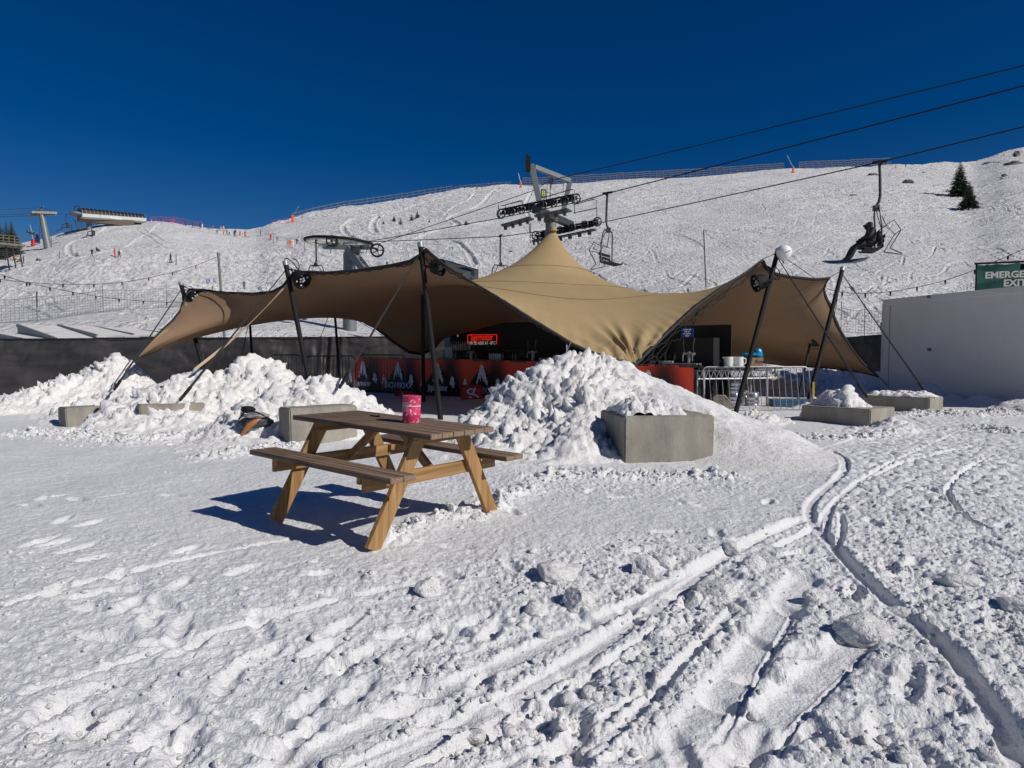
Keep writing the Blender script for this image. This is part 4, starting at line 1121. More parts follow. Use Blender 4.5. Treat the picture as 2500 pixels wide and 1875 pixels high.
mb=MB();mb.lathe((p.x,p.y,z-.005),[(.07,0),(.09,.12),(.08,.12)],12);mb.build('pot',M['black'],e)
mb=MB();rp=random.Random(3)
for i in range(260):
    c=Vector((p.x,p.y,z+.22))+Vector((rp.gauss(0,.09),rp.gauss(0,.07),rp.gauss(0,.07)));a=Vector((rp.gauss(0,1),rp.gauss(0,1),rp.gauss(0,1))).normalized()*.03;b=a.cross(Vector((rp.random(),rp.random(),1))).normalized()*.012
    mb.add([c-a,c+b,c+a,c-b],[(0,1,2,3)])
mb.build('foliage',mat('plant_leaf',(.03,.10,.03),.6),e)
mb=MB();p,s=bat(1390,858,-.5);mb.box(Vector((p.x,p.y,bz(s)+.09)),(.30,.2,.18),rotz=math.atan2(BD.y,BD.x));tag(mb.build('drinks_box',mat('dull_red_card',(.40,.05,.06),.6)),'dull red carton on the bar just left of the snow pile','carton')
# drip tray and boxes right of the pile
mb=MB();p,s=bat(1655,884,-.4);mb.bar(bpt(s-.03,-.4,bz(s)+.02),bpt(s+.045,-.4,bz(s)+.02),.35,.05);tag(mb.build('drip_tray',M['steel'],bevel=.008),'long steel drip tray under the tall beer tap','drip tray')
for k,px in enumerate((1610,1622,1634,1590)):
    cups(px,1,2,['short pair of cups left of the steel drip tray','pair of cups touching the steel drip tray','pair of cups just before the tall tap','pair of cups beside the cloth edge'][k])
# ---------------------------------------------------------------- table frame at the end of the bar
tf=empty('truss_table','aluminium truss frame table at the right end of the bar','table',tuple(at(1790,990,17.4)))
A=at(1702,905,17.2);Bq=at(1884,905,17.9);zt=A.z;Bq.z=zt
X_=(Bq-A).normalized();Yb=Vector((-X_.y,X_.x,0))
M['alu']=mat('aluminium',(.36,.36,.36),.5,.4,var=.1,vscale=20)
for dy in(0,.7):
    o_=Yb*dy;mb=MB()
    mb.tube([A+o_,Bq+o_],.022,8);mb.tube([A+o_-Vector((0,0,.22)),Bq+o_-Vector((0,0,.22))],.022,8)
    nn=14
    for i in range(nn):
        a=A.lerp(Bq,i/nn)+o_;b=A.lerp(Bq,(i+.5)/nn)+o_-Vector((0,0,.22));c=A.lerp(Bq,(i+1)/nn)+o_
        mb.tube([a,b],.010,5);mb.tube([b,c],.010,5)
    mb.build('truss',M['alu'],tf,smooth=True)
    for t in(.0,.09,.94):
        c=A.lerp(Bq,t)+o_;mb=MB();mb.tube([c+Vector((0,0,.02)),Vector((c.x,c.y,.02))],.03,10);mb.build('leg',M['alu'],tf,smooth=True)
mb=MB();mb.bar(A+Yb*.35+Vector((0,0,.06)),Bq+Yb*.35+X_*.3+Vector((0,0,.06)),.85,.05);mb.build('table_top',M['ply'],tf)
ztop=zt+.088
def jug(px,label):
    d=17.55;q=at(px,880,d);c=Vector((q.x,d,ztop));mb=MB();r=.125
    e=empty('jug',label,'jug',c,'white jugs on the truss table')
    mb.lathe(c,[(r*.85,0),(r*.9,.01),(r,.26),(r*1.04,.275),(r*.95,.272),(r*.82,.02)],20);mb.box(c+Vector((-r*1.02,0,.25)),(.05,.05,.03));mb.build('jug_body',M['white'],e,smooth=True)
    mb=MB();mb.tube([c+Vector((r*.92,0,.24)),c+Vector((r*1.55,0,.22)),c+Vector((r*1.6,0,.12)),c+Vector((r*.88,0,.05))],.016,8);mb.build('handle',M['white'],e,smooth=True)
jug(1778,'left white plastic jug of the two on the truss table');jug(1803,'right white plastic jug of the two, next to the cardboard box')
bx=empty('cardboard_box','brown cardboard box with black writing on the truss table','box',at(1842,885,17.7))
M['card']=mat('cardboard',(.27,.17,.10),.8,var=.1)
q=at(1840,880,17.75);c=Vector((q.x,17.75,ztop+.125));mb=MB();mb.box(c,(.42,.3,.25));mb.build('box_body',M['card'],bx)
text_mesh('handwriting','Rew',.15,frame(c+Vector((.10,-.155,.02)),(1,0,0)),M['bblack'],bx,.001,shear=.3)
bm=bmesh.new();bmesh.ops.create_icosphere(bm,subdivisions=4,radius=.5)
for v in bm.verts:
    k=1+.25*mnoise.noise(v.co*3)+.14*mnoise.noise(v.co*8);v.co=Vector((v.co.x*.36,v.co.y*.25,v.co.z*.30))*k
    if v.co.x<0: v.co.x*=2.3;v.co.z=v.co.z*.4-.03
me=bpy.data.meshes.new('plastic_bag');bm.to_mesh(me);bm.free();me.materials.append(mat('blue_film',(.0,.27,.55),.35,trans=.2));me.polygons.foreach_set('use_smooth',[True]*len(me.polygons))
o=bpy.data.objects.new('plastic_bag',me);COL.objects.link(o);o.location=c+Vector((.08,0,.235));tag(o,'bright blue plastic bag bulging on top of the cardboard box','bag')
# kegs
M['keg']=mat('stainless_keg',(.60,.60,.59),.28,.9,var=.15,vscale=9)
def keg_mesh():
    r=.20;pr=[(r*.93,0),(r*.96,.01),(r*.96,.04),(r*.90,.055),(r*.90,.075),(r,.10),(r,.125),(r*.965,.14),(r*.965,.20),(r,.215),(r,.245),(r*.965,.26),(r*.965,.31),(r*.9,.335),(r*.94,.35),(r*.94,.385),(r*.88,.385),(r*.86,.34),(.04,.34)]
    mb=MB();mb.lathe((0,0,0),pr,28);return mb.build('beer_keg',M['keg'],None,smooth=True,origin=(0,0,0))
k0=keg_mesh();first=True
for px,d,n,where in ((1790,18.4,2,'left stack'),(1812,18.9,1,'short stack behind'),(1836,18.3,1,'right single'),(1706,18.2,1,'keg by the table leg'),(1738,18.3,1,'keg behind the barrier end')):
    for i in range(n):
        o=k0 if first else k0.copy()
        if not first: COL.objects.link(o)
        first=False
        q=at(px,950,d);g=gz(q.x,d);o.location=(q.x,d,g+i*.386)
        lab={'left stack':'dull steel keg in the two high stack under the truss table, '+('lower one' if i==0 else 'upper one'),'short stack behind':'steel keg half hidden behind the two high stack','right single':'shiny steel keg standing right of the two high stack','keg by the table leg':'steel keg beside the left leg of the truss table','keg behind the barrier end':'steel keg just right of the left truss table leg'}[where]
        tag(o,lab,'keg','steel kegs under the truss table')
mb=MB();q=foot(1890,985);q.y=18.0
for i in range(5): mb.box((q.x+.1,17.9,.06+i*.05),(1.1,.5,.035))
tag(mb.build('plastic_crate',mat('blue_crate',(.03,.11,.20),.6)),'dark blue crate lying on the snow behind the barrier','crate')
mb=MB()
for i in range(7): mb.bar(at(1738+i*5,965,18.0-.05*i),foot(1765+i*7,1003),.05,.02)
tag(mb.build('wood_slats',mat('pale_slats',(.30,.27,.22),.8)),'bundle of pale wooden slats leaning behind the barrier','wood slats')
# ---------------------------------------------------------------- crowd barriers
def barrier(A,B,h,m,label,nb=17,grp=None,rake=Vector((0,0,0)),r=.018,zoff=.12,feet=True):
    A=Vector(A);B=Vector(B);d=(B-A).normalized();up=Vector((0,0,1))
    e=empty('crowd_barrier',label,'barrier',(A+B)/2,grp)
    c=.14;z0=zoff;pts=[]
    def cn(o,a,b):
        return [o+a*c*(1-math.sin(t))+b*c*(1-math.cos(t)) for t in (0,.4,.8,1.2,1.57)]
    T=h+z0
    loop=[]
    def P(s,z): return A+(B-A)*s+up*z+rake*(z/h)
    L=(B-A).length;cc=c/L
    for t in np.linspace(0,math.pi/2,6): loop.append(P(cc*(1-math.sin(t)),T-c*(1-math.cos(t))) if False else P(cc*(1-math.cos(t)),T-c+c*math.sin(t)))
    for t in np.linspace(0,math.pi/2,6): loop.append(P(1-cc*(1-math.sin(t)),T-c+c*math.cos(t)))
    loop.append(P(1,z0));loop.append(P(0,z0))
    mb=MB();mb.tube(loop,r,8,closed=True);mb.build('barrier_frame',m,e,smooth=True)
    for i in range(1,nb):
        mb=MB();mb.tube([P(i/nb,z0),P(i/nb,T-.005)],r*.5,6);mb.build('upright_bar',m,e,smooth=True)
    if feet:
        for s in(.1,.9):
            n=Vector((-d.y,d.x,0));mb=MB();b=P(s,z0);mb.tube([b-n*.3-up*z0,b-n*.25-up*(z0-.04),b,b+n*.25-up*(z0-.04),b+n*.3-up*z0],r*.9,6);mb.build('foot',m,e,smooth=True)
    return e
A=foot(1722,1012);B=foot(1984,1000)
A=Vector((( 1724-1250)/F*16.7,16.7,gz(5,16.7)));B=Vector(((1984-1250)/F*16.9,16.9,gz(7.7,16.9)+.0))
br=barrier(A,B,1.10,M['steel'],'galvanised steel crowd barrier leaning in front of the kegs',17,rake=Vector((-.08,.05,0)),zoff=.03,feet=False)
q=B+Vector((.02,-.02,.55));mb=MB();mb.box(q,(.05,.03,.38));mb.build('warning_sticker',mat('yellow_sticker',(.75,.55,.02),.5,col2=(.05,.04,.01),vscale=30),br)
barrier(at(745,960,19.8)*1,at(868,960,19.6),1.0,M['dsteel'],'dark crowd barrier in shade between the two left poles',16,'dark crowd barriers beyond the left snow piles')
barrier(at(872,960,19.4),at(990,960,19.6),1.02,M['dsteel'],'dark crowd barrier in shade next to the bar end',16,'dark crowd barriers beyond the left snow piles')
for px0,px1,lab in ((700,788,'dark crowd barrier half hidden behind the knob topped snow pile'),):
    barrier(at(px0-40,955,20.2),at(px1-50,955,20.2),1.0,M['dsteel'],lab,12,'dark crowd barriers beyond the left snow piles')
for o in COL.objects:
    pass
M['bluebox']=mat('blue_plastic',(.04,.16,.40),.5)
mb=MB();q=at(760,930,20.6);mb.box((q.x,20.8,.28),(2.3,.9,.5));tag(mb.build('chest',M['bluebox'],bevel=.03),'blue plastic chest standing behind the dark barriers','chest')
# red branded seat cubes
def cube_seat(px,py0,py1,w,d,label,logo=True,rz=.1):
    q=at(px,py1,d);z0=q.z;W=w/F*d;H=(py1-py0)/F*d
    z0=max(z0,gz(q.x,d)-.02)
    e=empty('cube_seat',label,'cube seat',(q.x,d,z0),'red seat cubes in front of the bar')
    bm=bmesh.new();bmesh.ops.create_cube(bm,size=1);bmesh.ops.scale(bm,vec=(W*.92,W*.8,H),verts=bm.verts);bmesh.ops.bevel(bm,geom=bm.edges[:],offset=.03,segments=3,affect='EDGES')
    bmesh.ops.subdivide_edges(bm,edges=[x for x in bm.edges if x.calc_length()>.2],cuts=8,use_grid_fill=True)
    for v in bm.verts: v.co*=1+.03*mnoise.noise(v.co*5)
    bmesh.ops.rotate(bm,cent=(0,0,0),matrix=Matrix.Rotation(rz,3,'Z'),verts=bm.verts);bmesh.ops.translate(bm,vec=(q.x,d,z0+H/2),verts=bm.verts)
    me=bpy.data.meshes.new('cushion');bm.to_mesh(me);bm.free();me.materials.append(M['red']);me.polygons.foreach_set('use_smooth',[True]*len(me.polygons))
    o=bpy.data.objects.new('cushion',me);COL.objects.link(o);o.parent=e;o.matrix_parent_inverse=PM[e.name]
    nrm=Matrix.Rotation(rz,3,'Z')@Vector((0,-1,0));xd=Matrix.Rotation(rz,3,'Z')@Vector((1,0,0))
    c=Vector((q.x,d,z0+H*.5))+nrm*(W*.42)
    if logo:
        # curling S joined to a split K stroke
        mb=MB();s=H*.80 if w>40 else H*.5
        def st(pts,wd):
            for a,b in zip(pts[:-1],pts[1:]):
                pa=c+xd*a[0]*s+Vector((0,0,a[1]*s));pb=c+xd*b[0]*s+Vector((0,0,b[1]*s));mb.bar(pa,pb,.006,wd*s,up=tuple(Vector((0,0,1)).cross(nrm).cross(nrm)) if False else tuple(nrm.cross(pb-pa)))
        st([(.12,.30),(-.16,.33),(-.38,.20),(-.40,.02),(-.22,-.10),(.10,-.14),(.34,-.22),(.62,-.42)],.13)
        st([(.28,.44),(.20,.18),(.06,-.10)],.13);st([(-.30,-.42),(-.02,-.40)],.12)
        mb.build('printed_mark',M['bwhite'],e)
    return e
cube_seat(1151,945,979,57,20.6,'bright red cube seat with a large white mark, in front of the bar',rz=.12)
cube_seat(986,955,966,0.001+44,21.5,'dark red cube seat with a small framed mark at the left of the bar',rz=-.05)
# ---------------------------------------------------------------- stage lamps on the tent poles
def par_lamp(c,aim,s,label):
    c=Vector(c);a=Vector(aim).normalized();Mx=a.to_track_quat('Z','Y').to_matrix()
    e=empty('stage_lamp',label,'stage lamp',c,'black stage lamps clamped to the tent poles')
    mb=MB();mb.lathe(c-a*.10*s,[(.05*s,0),(.11*s,.03*s),(.14*s,.10*s),(.15*s,.22*s),(.17*s,.22*s),(.17*s,.26*s),(.15*s,.26*s),(.13*s,.2*s),(.02*s,.18*s)],20,M=Mx);mb.build('lamp_housing',M['black'],e,smooth=True)
    rt=Mx@Vector((1,0,0));mb=MB();mb.tube([c+rt*.18*s,c+rt*.2*s-a*.1*s,c+rt*.1*s-a*.26*s,c-rt*.1*s-a*.26*s,c-rt*.2*s-a*.1*s,c-rt*.18*s],.014*s,6);mb.build('yoke',M['black'],e,smooth=True)
    mb=MB()
    for i in range(9):
        t=i*.7;mb.ball(c+a*.12*s+rt*.07*s*math.cos(t)*(i%2+.6)+(Mx@Vector((0,1,0)))*.07*s*math.sin(t)*(i%2+.6),.02*s,6)
    mb.build('led',mat('lamp_led',(.5,.5,.48),.3),e,smooth=True)
    mb=MB();pts=[c-a*.22*s+Vector((.13*s*math.sin(t*1.1),.05*math.cos(t),.13*s*math.cos(t*1.3)+.10*s)) for t in np.linspace(0,7,26)];mb.tube(pts,.010*s,5);mb.build('lamp_cable',M['black'],e,smooth=True)
par_lamp(at(473,724,19.0),(.8,-.5,-.1),1.25,'black stage lamp clamped to the farthest left front pole')
par_lamp(at(729,676,16.5),(.6,-.4,-.5),1.35,'black stage lamp on the second front pole from the left')
par_lamp(at(1062,652,15.0),(.8,-.3,-.1),1.15,'black stage lamp on the middle front pole')
par_lamp(at(1862,687,16.8),(-.9,-.1,-.25),1.35,'black stage lamp on the pole beneath the white balloon')
par_lamp(at(625,769,20.6),(.0,-.9,-.4),.7,'small round lamp hanging under the rear tent edge')
# balloon
bl=empty('balloon','white oval balloon tied to the head of the right tent pole','balloon',at(1913,618,16.8))
c=at(1914,619,16.8);mb=MB();mb.lathe(c-Vector((0,0,.20)),[(.005,0),(.07,.03),(.15,.11),(.19,.22),(.19,.28),(.15,.36),(.08,.405),(.01,.42)],28);mb.build('balloon_skin',M['white'],bl,smooth=True)
mb=MB();mb.tube([c-Vector((0,0,.2)),c-Vector((0,0,.25)),P4t+Vector((.03,0,-.05))],.012,6);mb.build('knot',M['black'],bl)
mb=MB();pts=[c+Vector((-.04+.02*i,-.188,.012*math.sin(i*2.2)+.008*i)) for i in range(8)];mb.tube(pts,.006,4);mb.build('printed_mark',M['bblack'],bl)
# printed tent mark on the underside of the right wing
def under(px,py,dguess=20.5):
    """first hit of a photo ray with the canopy"""
    r=ray(px,py);A_=TV.reshape(-1,3);u=1250+F*A_[:,0]/A_[:,1];d=A_[:,1]
    rx=A_[:,0]-r.x/r.y*d;rz=A_[:,2]-(CAMZ+r.z/r.y*d)
    e=rx**2+rz**2;i=np.argmin(e+1e-4*d);return Vector(A_[i])
q=under(1985,835);e=q
mb=MB();cx=[(1982,822),(2003,846),(1982,846)]
ds=[at(a,b,q.y-.12) for a,b in cx];mb.add([*ds,*[p+Vector((0,.01,0)) for p in ds]],[(0,1,2),(3,5,4),(0,3,4,1),(1,4,5,2),(2,5,3,0)]);mb.build('printed_mark',M['bblack'],tent)
text_mesh('printed_mark','tentnuts',.16,frame(at(1991,851,q.y-.12),(1,0,0)),M['bblack'],tent,.002)
# ---------------------------------------------------------------- white container and banner
CA=Vector((12.64,22.4,0));CB=Vector((14.35,16.2,0));CD=(CB-CA).normalized();CN=Vector((-CD.y,CD.x,0))
if CN.x<0: CN=-CN
ct=empty('container','large plain white site container at the right edge','container',(CA+CB)/2)
M['cwhite']=mat('container_paint',(.74,.70,.66),.55,var=.05,vscale=.8,bump=.05,bscale=8,spec=.3)
Lc=(CB-CA).length;zc=3.36
mb=MB();mb.bar(CA+CN*1.25+Vector((0,0,1.62)),CB+CN*1.25+Vector((0,0,1.60)),2.5,3.16);mb.build('container_body',M['cwhite'],ct,bevel=.02)
mb=MB();mb.bar(CA-CD*.02+CN*1.25+Vector((0,0,3.27)),CB+CN*1.25+Vector((0,0,3.27)),2.56,.18);mb.build('roof_trim',M['cwhite'],ct,bevel=.02)
mb=MB();mb.bar(CA+CD*.28-CN*.004+Vector((0,0,1.6)),CA+CD*.29-CN*.004+Vector((0,0,1.6)),.012,3.1);mb.build('panel_joint',M['dsteel'],ct)
mb=MB();mb.bar(CA-CD*.03+CN*.0+Vector((0,0,1.6)),CA+CD*.02+Vector((0,0,1.6)),.05,3.2);mb.build('corner_post',M['cwhite'],ct)
mb=MB();mb.box(CA-CD*.06+CN*.03+Vector((0,0,2.45)),(.09,.09,.28));mb.build('hinge',M['dsteel'],ct)
for px,py,s in ((2269,853,.13),(2357,957,.05),(2268,724,.12)):
    u=(px-1250)/F;t=(u*CA.y-CA.x)/(CD.x-u*CD.y);p=CA+CD*t;q=at(px,py,p.y)
    mb=MB();mb.bar(q-CN*.01-CD*s*.5,q-CN*.01+CD*s*.5,.02,s*.8);mb.build('vent_plate' if s>.1 else 'bolt',mat('plate_grey',(.16,.16,.16),.6),ct)
bn=empty('emergency_banner','green EMERGENCY EXIT banner on a frame above the white container','banner',at(2470,660,19.5))
BA=at(2384,646,19.3);Bd=Vector((CD.x*.5+.55,CD.y*.5-.1,0)).normalized();BB=BA+Bd*3.1;bh=62/F*19.3+.35
Bd=Vector((.93,-.36,0)).normalized();BB=BA+Bd*3.0
M['bgrn']=mat('green_banner',(.035,.14,.105),.6,var=.3,vscale=2.5)
V=[];n1,n2=60,12
for j in range(n2):
    for i in range(n1):
        s=i/(n1-1);t=j/(n2-1);p=BA.lerp(BB,s)-Vector((0,0,bh*t+.03*abs(math.sin(s*19))*(1-t)));nn=Vector((-Bd.y,Bd.x,0));V.append(tuple(p+nn*.02*math.sin(s*14+t*2)))
mesh_np('banner_cloth',np.array(V),grid_faces(n2,n1),M['bgrn'],parent=bn)
nn=Vector((Bd.y,-Bd.x,0))
# lettering sized from the photo: E starts 2396, EXIT starts 2440
def bpx(px): 
    u=(px-1250)/F;return (u*BA.y-BA.x)/(Bd.x-u*Bd.y)
tt=bpx(2396);c=BA+Bd*tt+nn*.05;c.z=at(2396,673,c.y).z;text_mesh('banner_lettering','EMERGENCY',.262,frame(c-Vector((0,0,.0)),Bd),M['cwhite'],bn,.002,align='LEFT',offset=.008)
tt=bpx(2441);c=BA+Bd*tt+nn*.05;c.z=at(2441,692,c.y).z;text_mesh('banner_lettering','EXIT',.27,frame(c,Bd),M['cwhite'],bn,.002,align='LEFT',offset=.008)
mb=MB();mb.tube([BA-Bd*.05+Vector((0,0,.03)),BB+Vector((0,0,.03))],.03,8);mb.build('top_rail',M['black'],bn)
mb=MB();mb.tube([BA+Vector((0,0,.05)),BA-Vector((0,0,bh+.3))],.022,8);mb.build('pole',M['black'],bn)
mb=MB();mb.tube([BB+Vector((0,0,.05)),BB-Vector((0,0,bh+.6))],.022,8);mb.build('pole',M['black'],bn)
mb=MB();q=at(2497,651,18.6);mb.box(q+Vector((.05,0,0)),(.12,.15,.15));mb.tube([q+Vector((.05,0,0)),q+Vector((.2,0,-.6))],.02,6);tag(mb.build('floodlight',M['black']),'black floodlight at the right edge over the green banner','floodlight')
# snow hump between block and container handled by piles
# ---------------------------------------------------------------- fences
m,n_,l_,b_=newmat('black_scrim');tc=n_.new('ShaderNodeTexCoord');mp=n_.new('ShaderNodeMapping');mp.inputs['Scale'].default_value=(.8,.8,2.2);mp.inputs['Rotation'].default_value=(0,.35,0)
l_.new(tc.outputs['Object'],mp.inputs[0]);nz=n_.new('ShaderNodeTexNoise');nz.inputs['Scale'].default_value=1.1;nz.inputs['Detail'].default_value=4;nz.inputs['Distortion'].default_value=.6;l_.new(mp.outputs[0],nz.inputs['Vector'])
cr=n_.new('ShaderNodeValToRGB');cr.color_ramp.elements[0].position=.4;cr.color_ramp.elements[0].color=(.020,.018,.018,1);cr.color_ramp.elements[1].position=.75;cr.color_ramp.elements[1].color=(.055,.05,.05,1);l_.new(nz.outputs['Fac'],cr.inputs[0]);l_.new(cr.outputs[0],b_.inputs['Base Color'])
bp2=n_.new('ShaderNodeBump');bp2.inputs['Strength'].default_value=.35;bp2.inputs['Distance'].default_value=.08;l_.new(nz.outputs['Fac'],bp2.inputs['Height']);l_.new(bp2.outputs[0],b_.inputs['Normal']);b_.inputs['Roughness'].default_value=.42;M['scrim']=m
def scrim_fence(p,q,ztop,label,post=2.6,zb=.02,seed=0,loose=None,ztop2=None):
    p=Vector(p);q=Vector(q);L=(q-p).length;d=(q-p).normalized();nrm=Vector((-d.y,d.x,0));ztop2=ztop if ztop2 is None else ztop2
    e=empty('site_fence',label,'fence',((p.x+q.x)/2,(p.y+q.y)/2,0),'black screened site fences')
    nx=int(L/.06);nz_=26;S,T=np.meshgrid(np.linspace(0,1,nx),np.linspace(0,1,nz_))
    X=S*L;w_=fbm(X/.8+T*1.5,T*2.2,4,seed)*.07+np.abs(fbm(X/.25-T*3,T*3,3,seed+4))*.05*T
    if loose:
        for a,b in loose:
            k=np.exp(-((S*L-a-(1-T)*b)/.5)**2);w_=w_-k*.10*np.sin((S*L-(1-T)*b)*16)-k*.12*(1-T)
    zz=T*(ztop+(ztop2-ztop)*S-zb)+zb
    off=np.sin(X/post*math.pi)**2*.03
    V=np.stack([p.x+d.x*X+nrm.x*(w_+off),p.y+d.y*X+nrm.y*(w_+off),zz],-1).reshape(-1,3)
    mesh_np('fence_screen',V,grid_faces(nz_,nx),M['scrim'],parent=e)
    n=max(1,int(L/post))
    for i in range(n+1):
        c=p+d*(i*L/n)+nrm*.12;mb=MB();z2=ztop+(ztop2-ztop)*i/n
        mb.tube([Vector((c.x,c.y,-.1)),Vector((c.x,c.y,z2+.05))],.022,6);mb.build('post',M['dsteel'],e,smooth=True)
    mb=MB();mb.tube([p+Vector((0,0,ztop)),q+Vector((0,0,ztop2))],.018,6);mb.build('top_wire',M['black'],e)
    return e
Ft=lambda px,py,d:at(px,py,d)
zf=Ft(400,822,22.5).z
scrim_fence((Ft(-260,0,21.5).x,21.5,0),(Ft(940,0,26.2).x,26.2,0),Ft(-260,829,21.5).z,'long black screened site fence behind the left snow piles',seed=3,loose=[(13.4,-.2),(20.5,-1.9)],ztop2=Ft(940,822,26.2).z)
scrim_fence((Ft(930,0,26.4).x,26.4,0),(Ft(1180,0,27.5).x,27.5,0),Ft(930,824,26.4).z,'short black screened fence behind the left end of the bar',seed=9)
scrim_fence((Ft(2064,0,25.5).x,25.5,0),(Ft(2175,0,24).x,24.0,0),Ft(2064,826,25.5).z,'black mesh fence between the right tent wing and the container',seed=15,ztop2=Ft(2175,817,24).z)
# netting fences
def net(pts,h,label,cell=.19,grp='orange free grey safety nets',post=3,col='net'):
    """pts: world ground points"""
    e=empty('net_fence',label,'net fence',pts[len(pts)//2],'grey safety nets on thin poles')
    mb=MB();w_=.010
    tot=0
    for a,b in zip(pts[:-1],pts[1:]):
        a=Vector(a);b=Vector(b);L=(b-a).length;n=max(2,int(L/cell));nh=int(h/(cell*.8))
        for i in range(n):
            c=a.lerp(b,i/n);d_=a.lerp(b,(i+1)/n)
            sg=-.10*math.sin(math.pi*i/n)
            mb.bar(c+Vector((0,0,.05)),c+Vector((0,0,h+sg)),w_,w_)
        for k in range(nh+1):
            z=.05+(h-.05)*k/nh;P=[a.lerp(b,i/8)+Vector((0,0,z-.10*math.sin(math.pi*i/8)*k/nh)) for i in range(9)]
            for c,d_ in zip(P[:-1],P[1:]): mb.bar(c,d_,w_*1.5,w_*(3 if k in(0,nh) else 1.6))
    mb.build('netting',M[col],e)
    for p in pts:
        q=Vector(p);mb=MB();mb.tube([q-Vector((0,0,.3)),q+Vector((0,0,h+.3))],.016,6);mb.build('pole',M['dsteel'],e)
    return e
M['net']=mat('grey_net',(.16,.165,.18),.8);M['rednet']=mat('red_net',(.62,.03,.05),.8);M['greennet']=mat('green_net',(.13,.28,.25),.8)
def hp_(px,py,dz=0):
    p=hill_pt(px,py);return Vector((p.x,p.y,p.z+dz))
net([hp_(-40,793),hp_(91,785),hp_(252,762),hp_(407,752),hp_(520,748)],1.35,'grey safety net on the snow bank behind the left cabins')
q=[Ft(2053,812,33),Ft(2110,816,33.5),Ft(2200,817,34)]
net([Vector((a.x,a.y,max(a.z,hz1(a.x,a.y)))) for a in q],1.25,'grey safety net on the slope left of the container')
# low white roof panels on the left
M['roofw']=mat('white_roof_sheet',(.76,.74,.71),.5,var=.08,vscale=2)
rp_=[(-30,100,812,833,805),(42,170,793,830,0),(142,245,794,822,0),(232,330,798,820,0),(325,400,803,819,0)]
labs=['first','second','third','fourth','fifth']
for i,(a,b,yt,yb,_) in enumerate(rp_):
    d1,d2=23.6+.15*i,27.0
    w1=(b-a)/F*d1
    x_=Ft(a,0,d1).x;zn=Ft(a,yb,d1).z;zf_=Ft(a,yt,d2).z
    P=[Ft(b+0,yb-2,d1),Ft(b+90,yb,d1)]
    A_=Ft(a+95,yb-3,d1);B_=Ft(b+95,yb-3,d1);C_=Ft(b,yt+2,d2);D_=Ft(a,yt,d2)
    mb=MB();th=Vector((0,0,.07));mb.add([A_,B_,C_,D_,A_-th,B_-th,C_-th,D_-th],[(0,1,2,3),(7,6,5,4),(0,4,5,1),(1,5,6,2),(2,6,7,3),(3,7,4,0)])
    e=empty('cabin_roof','%s sloping white roof sheet from the left, behind the black fence'%labs[i],'roof',A_,'white sloping roof sheets of the cabins behind the fence')
    mb.build('roof_sheet',M['roofw'],e)
    mb=MB();mb.bar(A_-Vector((0,0,.02)),D_-Vector((0,0,.02)),.08,.12);mb.build('edge_trim',M['gsteel'],e)
    mb=MB();c=(A_+B_+C_+D_)/4;mb.add([Vector((p.x,p.y,0)) for p in (A_,B_,C_,D_)]+[p-Vector((0,0,.10)) for p in (A_,B_,C_,D_)],[(0,1,5,4),(1,2,6,5),(2,3,7,6),(3,0,4,7)]);mb.build('cabin_wall',M['gsteel'],e)
# ---------------------------------------------------------------- string lights
M['bulb']=mat('warm_bulb',(.35,.28,.18),.3)
def strings(pts,label,nb_=True,bd=None):
    e=empty('string_light',label,'string lights',pts[0],'festoon lights strung across the yard')
    P=[Vector(p) for p in pts];Q=[]
    for i in range(len(P)-1):
        p0=P[max(i-1,0)];p1=P[i];p2=P[i+1];p3=P[min(i+2,len(P)-1)]
        for t in (0,.25,.5,.75): Q.append(.5*((2*p1)+(-p0+p2)*t+(2*p0-5*p1+4*p2-p3)*t*t+(-p0+3*p1-3*p2+p3)*t**3))
    Q.append(P[-1]);MB().tube(Q,.010,5).build('cable',M['black'],e,smooth=True)
    for p in (P[1:-1] if bd is None else bd):
        p=Vector(p);mb=MB();mb.cyl(p,p-Vector((0,0,.10)),.028,n=8);s=mb.build('socket',M['black'],e)
        mb=MB();mb.ball(p-Vector((0,0,.125)),.026,6);mb.build('bulb',M['bulb'],e,smooth=True)
D_=lambda L:[at(a,b,c) for a,b,c in L]
strings(D_([(-60,645,20),(11,673,21.2),(65,690,22),(122,702,23),(178,713,24),(234,723,25),(291,730,26),(350,735,27),(407,738,28),(447,737,29)]),'lower left string of lights dropping to the right behind the first tent pole')
strings(D_([(-60,676,22),(0,682,23),(72,690,24),(154,694,25.4),(229,694,26.6),(298,689,27.7),(363,678,28.7),(421,665,29.6),(478,648,30.4),(530,627,31.2)]),'upper left string of lights rising to the thin grey mast')
strings(D_([(2019,705,19.6),(2056,714,20),(2113,716,20.6),(2174,712,21),(2239,701,21.2),(2308,684,21.2),(2380,659,21),(2461,625,20.5),(2540,590,20)]),'right string of lights from the tent to above the green banner')
def mast_(px,py0,py1,d,r,label,m='gsteel',kind='mast',lean=0):
    a=at(px,py0,d);b=at(px+lean,py1,d);b.z=min(b.z,gz(b.x,b.y) if d<28 else hz1(b.x,b.y))-.2
    mb=MB();mb.tube([b,a],[r*1.1,r],8);mb.ball(a,r*1.3,6);return tag(mb.build('mast_pole' if kind=='mast' else 'marker_pole',M[m],smooth=True),label,kind)
mast_(533,620,830,31.3,.06,'thin grey mast carrying the left string lights','gsteel',lean=17)
mast_(1718,563,690,60,.05,'thin slope pole rising behind the right half of the tent','dsteel','slope pole',lean=6)
